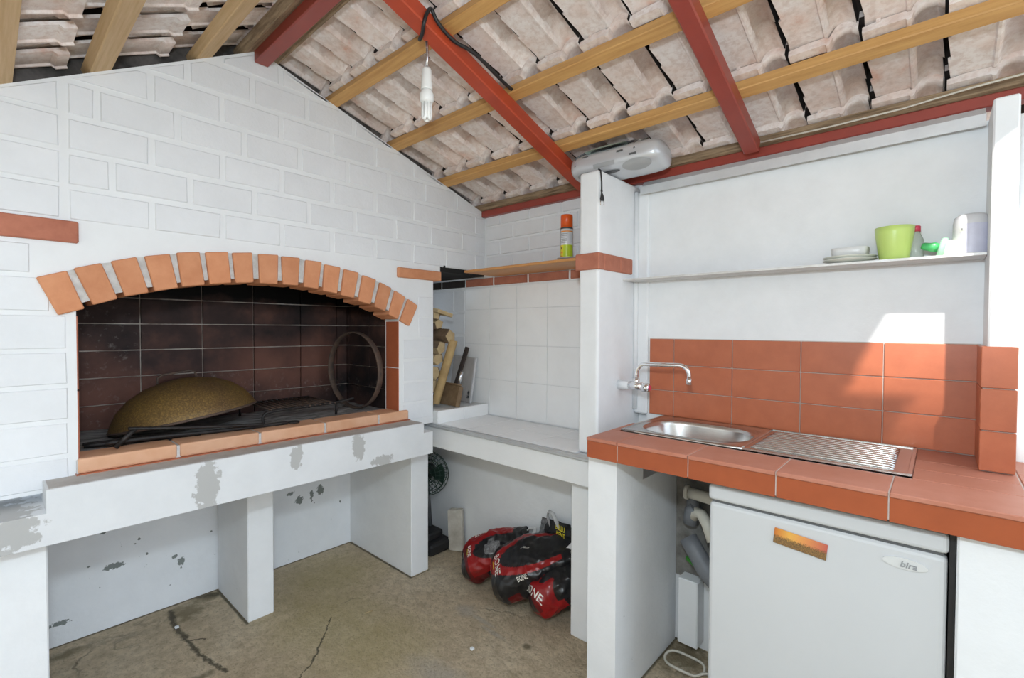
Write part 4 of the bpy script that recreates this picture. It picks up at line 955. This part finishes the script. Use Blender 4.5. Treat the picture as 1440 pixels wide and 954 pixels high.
MB().tube([(-2.03, 1.787, ZL+.01), (-2.022, 1.79, .975)], [.012, .008], 8).build('bristles', 'stick_wood', o)

# ------------------------------------------------------------ under the niche: fan, stone, charcoal bags
fn_ = thing('floor_fan', (-2.19, 1.76, 0), 'floor fan with dark green wire guard and black base behind the white pier', 'fan')
FC = Vector((-2.275, 1.765, .435)); Mf = Matrix.Translation(FC) @ Matrix.Rotation(R(35), 4, 'Z') @ Matrix.Rotation(R(90), 4, 'X')
for rr_, zz in ((.135, 0), (.118, .028), (.095, .04), (.07, .046), (.045, .05), (.118, -.028), (.07, -.046)):
    mb = MB(); mb.torus((0, 0, zz), rr_, .0022, n=36, k=5); mb.build('guard_ring', 'green_wire', fn_, Mf)
for k in range(24):
    a = 2*math.pi*k/24
    MB().tube([(.03*math.cos(a), .03*math.sin(a), .051), (.095*math.cos(a), .095*math.sin(a), .042), (.125*math.cos(a), .125*math.sin(a), .02), (.135*math.cos(a), .135*math.sin(a), 0), (.125*math.cos(a), .125*math.sin(a), -.02), (.06*math.cos(a), .06*math.sin(a), -.05)], .0018, 5).build('guard_wire', 'green_wire', fn_, Mf)
for k in range(3):
    a0 = k*2*math.pi/3; mb = MB(); mb.grid(lambda u, v: Vector(((.02+.095*u)*math.cos(a0+(v-.5)*1.2), (.02+.095*u)*math.sin(a0+(v-.5)*1.2), (v-.5)*.03)), 5, 6); mb.build('blade', 'green_wire', fn_, Mf)
MB().lathe([(0, -.09), (.035, -.09), (.042, -.06), (.042, -.03), (.02, -.02), (0, .0)], n=18, M=Mf).build('motor', 'rubber_black', fn_)
MB().tube([(-2.285, 1.775, .40), (-2.25, 1.775, .10)], .013, 10).build('pole', 'dark_grey', fn_)
MB().box(-2.32, -2.115, 1.665, 1.83, .002, .075, .02, 2).build('base', 'rubber_black', fn_)
MB().box(-2.29, -2.16, 1.69, 1.80, .07, .12, .012, 2).build('switch_housing', 'rubber_black', fn_)
st = MB().box(-.042, .042, -.022, .022, 0, .235, .006, 2)
for v in st.bm.verts: v.co += Vector((random.uniform(-.003, .003), random.uniform(-.003, .003), random.uniform(-.003, .003)))
st.build('stone_offcut', 'offcut_stone', None, frame((-2.085, 1.842, .003), (.9, .43, 0), (-.42, .89, .0), (-.16, .10, .98)))
tag(bpy.data.objects['stone_offcut'], 'chipped whitish stone offcut leaning on the wall beside the fan', 'stone')

from mathutils import noise as mnoise
def bag(p0, p1, wid, thk, upv, label, texts, pat, seed, handle=True):
    """charcoal sack: p0 base centre, p1 top centre; pat(u, w) picks the print colour (w: -1..1 across the upper face, None below)"""
    p0, p1 = Vector(p0), Vector(p1); ax = p1-p0; L_ = ax.length; ax.normalize()
    n = (Vector(upv)-ax*Vector(upv).dot(ax)).normalized(); sd_ = ax.cross(n)
    o = thing('charcoal_bag', (p0.x, p0.y, 0), label, 'bag', 'charcoal bags under the niche')
    sh = Vector((seed*3.1, seed*1.7, seed*.9))
    def S(u, v, off=0):
        a = 2*math.pi*v; c, s_ = math.cos(a), math.sin(a)
        pw = (.72+.28*min(1, u/.10)) * (1-.35*max(0, u-.55)/.45)
        pt = (.45+.55*min(1, u/.16)**.6) * (1 if u < .5 else max(.07, 1-1.9*(u-.5)**1.25))
        w = wid/2*pw*math.copysign(abs(c)**.55, c); t = thk/2*pt*math.copysign(abs(s_)**.68, s_)
        q = p0+ax*(u*L_)+sd_*w+n*t
        k = mnoise.noise(q*12+sh)*.010+mnoise.noise(q*34+sh)*.006+abs(mnoise.noise(q*24-sh))*-.012
        dr = (sd_*w/(wid*.5)+n*t/(thk*.5+.01)).normalized()
        q = q+dr*(k*min(1, .35+u)+off)
        if q.z < .004: q.z = .004+off
        return q
    mb = MB(); NU, NV = 120, 150
    V = mb.grid(S, NU, NV, True); mats = ['bag_black', 'bag_red', 'bag_silver', 'bag_dark_red']
    for f in mb.bm.faces:
        pass
    k = 0
    for f in mb.bm.faces:
        i, j_ = divmod(k, NV); k += 1
        u, v = (i+.5)/(NU-1), (j_+.5)/NV
        w = math.copysign(abs(math.cos(2*math.pi*v))**.55, math.cos(2*math.pi*v)) if v < .5 else None
        f.material_index = mats.index(pat(u, w, (1 if math.cos(2*math.pi*v) > 0 else -1)))
    mb.bm.faces.new(V[0]); bmesh.ops.recalc_face_normals(mb.bm, faces=mb.bm.faces[:]); mb.build('sack', mats, o)
    for (body, size, u, w, rot, m) in texts:
        def fnt(x, y):
            c, s_ = math.cos(rot), math.sin(rot); X, Y = x*c-y*s_, x*s_+y*c
            ww = max(-.98, min(.98, w+X/(wid/2))); cc = math.copysign(abs(ww)**(1/.55), ww)
            return S(min(.99, max(.01, u+Y/L_)), math.acos(cc)/(2*math.pi), .0035)
        textmesh('lettering', body, size, m, o, None, fn=fnt, bold=size*.012)
    if handle:
        c = p1; MB().tube([c-sd_*.04-ax*.04, c-sd_*.045+ax*.02+n*.012, c-sd_*.02+ax*.05+n*.02, c+sd_*.012+ax*.045+n*.022, c+sd_*.03+ax*.01+n*.02, c+sd_*.03-ax*.04], .010, 8, flat=.3).build('handle', 'handle_white', o)
    return o
def ell(u, w, cu, cw, ru, rw): return math.hypot((u-cu)/ru, (w-cw)/rw)
def pat1(u, w, sg):
    if w is None: return 'bag_dark_red' if u < .35 else 'bag_black'
    d = ell(u, w, .58, .25, .34, .62)
    if u < .07+.05*w: return 'bag_black'
    if ell(u, w, .52, .35, .13, .38) < 1 and u > .42: return 'bag_silver'
    if d < 1: return 'bag_black'
    if w < -.35 and u < .82: return 'bag_red'
    return ('bag_dark_red' if u < .16 else 'bag_red') if u < .5 else 'bag_black'
def pat2(u, w, sg):
    if w is None: return 'bag_dark_red' if .15 < u < .3 else 'bag_black'
    d = ell(u, w, .68, .02, .50, .66)
    if d < 1: return 'bag_black'
    if d < 1.32 and not (u > .9): return 'bag_red'
    return 'bag_black'
def pat3(u, w, sg):
    if w is None: return 'bag_red' if (u < .55 and sg > 0) else 'bag_black'
    if ell(u, w, .42, -.55, .16, .3) < 1: return 'bag_silver'
    if ell(u, w, .46, .38, .16, .16) < 1: return 'bag_black'
    if w > .0 and .16 < u < .56-.30*abs(w-.6): return 'bag_red'
    return 'bag_dark_red' if .09 < u < .22 else 'bag_black'
def pat4(u, w, sg):
    if w is None: return 'bag_black'
    if w < -.62 and u > .55: return 'bag_silver'
    if .35 < u < .62 and .1 < w < .5: return 'bag_red' if math.sin(u*60+w*9) > -.2 else 'bag_silver'
    if .3 < u < .62 and w >= .5: return 'bag_silver'
    return 'bag_black'
bag((-1.80, 1.645, .085), (-1.53, 1.83, .245), .225, .16, (-.25, -.62, .75), 'leftmost red and black charcoal bag leaning at the back of the niche floor',
    [('BONE', .026, .19, .15, 0, 'ink_white'), ('----', .030, .165, .15, 0, 'ink_yellow'), ('BONE', .028, .36, -.66, R(90), 'ink_white'), ('------', .022, .07, .1, 0, 'ink_white')], pat1, 3)
bag((-1.56, 1.62, .105), (-1.27, 1.82, .290), .275, .18, (-.25, -.62, .75), 'middle and largest charcoal bag, black with a curved red stripe',
    [('BONE', .044, .14, .1, 0, 'ink_white'), ('----', .034, .085, .0, 0, 'ink_yellow'), ('-----', .020, .50, -.10, R(70), 'ink_white'), ('-----', .020, .54, -.02, R(70), 'ink_white'), ('--------', .026, .03, 0, 0, 'ink_white'), ('BONE', .02, .42, .9, R(90), 'ink_white')], pat2, 5)
bag((-1.365, 1.65, .085), (-1.195, 1.80, .235), .25, .16, (-.35, -.62, .7), 'rightmost charcoal bag with large red patch beside the narrow pier',
    [('BONE', .042, .15, .55, R(25), 'ink_white'), ('----', .026, .10, -.45, 0, 'ink_white')], pat3, 8)
bag((-1.33, 1.850, .08), (-1.375, 1.85, .365), .34, .07, (-.25, -1, .1), 'black charcoal bag with yellow print standing against the wall behind the others',
    [('BELLU', .034, .92, .36, R(-8), 'ink_yellow'), ('KENT', .030, .82, .36, R(-8), 'ink_yellow'), ('--', .03, .74, .22, 0, 'ink_yellow')], pat4, 11)

# little litter on the floor
tag(MB().tube([(-1.925, 1.145, .003), (-1.915, 1.18, .004)], .003, 5).build('wood_splinter', 'log_cut'), 'tiny pale wood splinter on the concrete floor', 'splinter')
tag(MB().box(-1.395, -1.38, 1.30, 1.315, .0, .008, .002).build('plaster_chip', 'plaster_cream'), 'tiny white plaster chip on the concrete floor', 'chip')
tag(MB().box(-2.44, -2.425, .535, .55, .0, .008, .002).build('plaster_chip', 'plaster_cream'), 'tiny white plaster chip near the dark floor crack', 'chip')

# ------------------------------------------------------------ outside at the right
rs = thing('reed_screen', (.5, 2.25, 0), 'pale dry reed cane screen outside, right of the white column', 'screen')
for k in range(34):
    x = .16+.028*k+random.uniform(-.006, .006)
    MB().tube([(x, 2.25+random.uniform(-.02, .02), 0), (x+random.uniform(-.02, .02), 2.25, .9), (x+random.uniform(-.03, .03), 2.25, random.uniform(1.55, 1.75))], [.011, .010, .006], 6).build('cane', 'cane', rs)
tag(B(.10, 1.6, 2.33, 2.37, 1.82, 1.85, .003).build('steel_rail', 'pink_rail'), 'salmon red steel rail outside at the right edge of the picture', 'rail')
tag(B(.10, 1.6, 2.38, 2.41, 1.85, 2.25).build('screen_panel', 'mesh_panel'), 'grey-green screen panel above the salmon rail', 'panel')
# added house out of view behind the camera, eave set to shade the lower counter
hs = thing('sun_blocker_house', (4.5, -6.0, 0), 'added rendered house out of view, sized so its eave shades the lower counter', 'house')
B(-4, 9, -8.5, -4.2, 0, 8.45).build('walls', 'sun_blocker_render', hs)  # walls, roof and windows all belong to the added unseen house
MB().prism([(-8.9, 8.4), (-3.85, 8.4), (-3.85, 8.54), (-6.3, 9.1), (-8.9, 8.54)], 0, -4.3, 9.3).build('roof', 'sun_blocker_roof', hs)
for x in (-2, 1, 4, 7):
    for z in (1.0, 4.2): B(x, x+1.1, -4.22, -4.17, z, z+1.5).build('window', 'house_glass', hs)
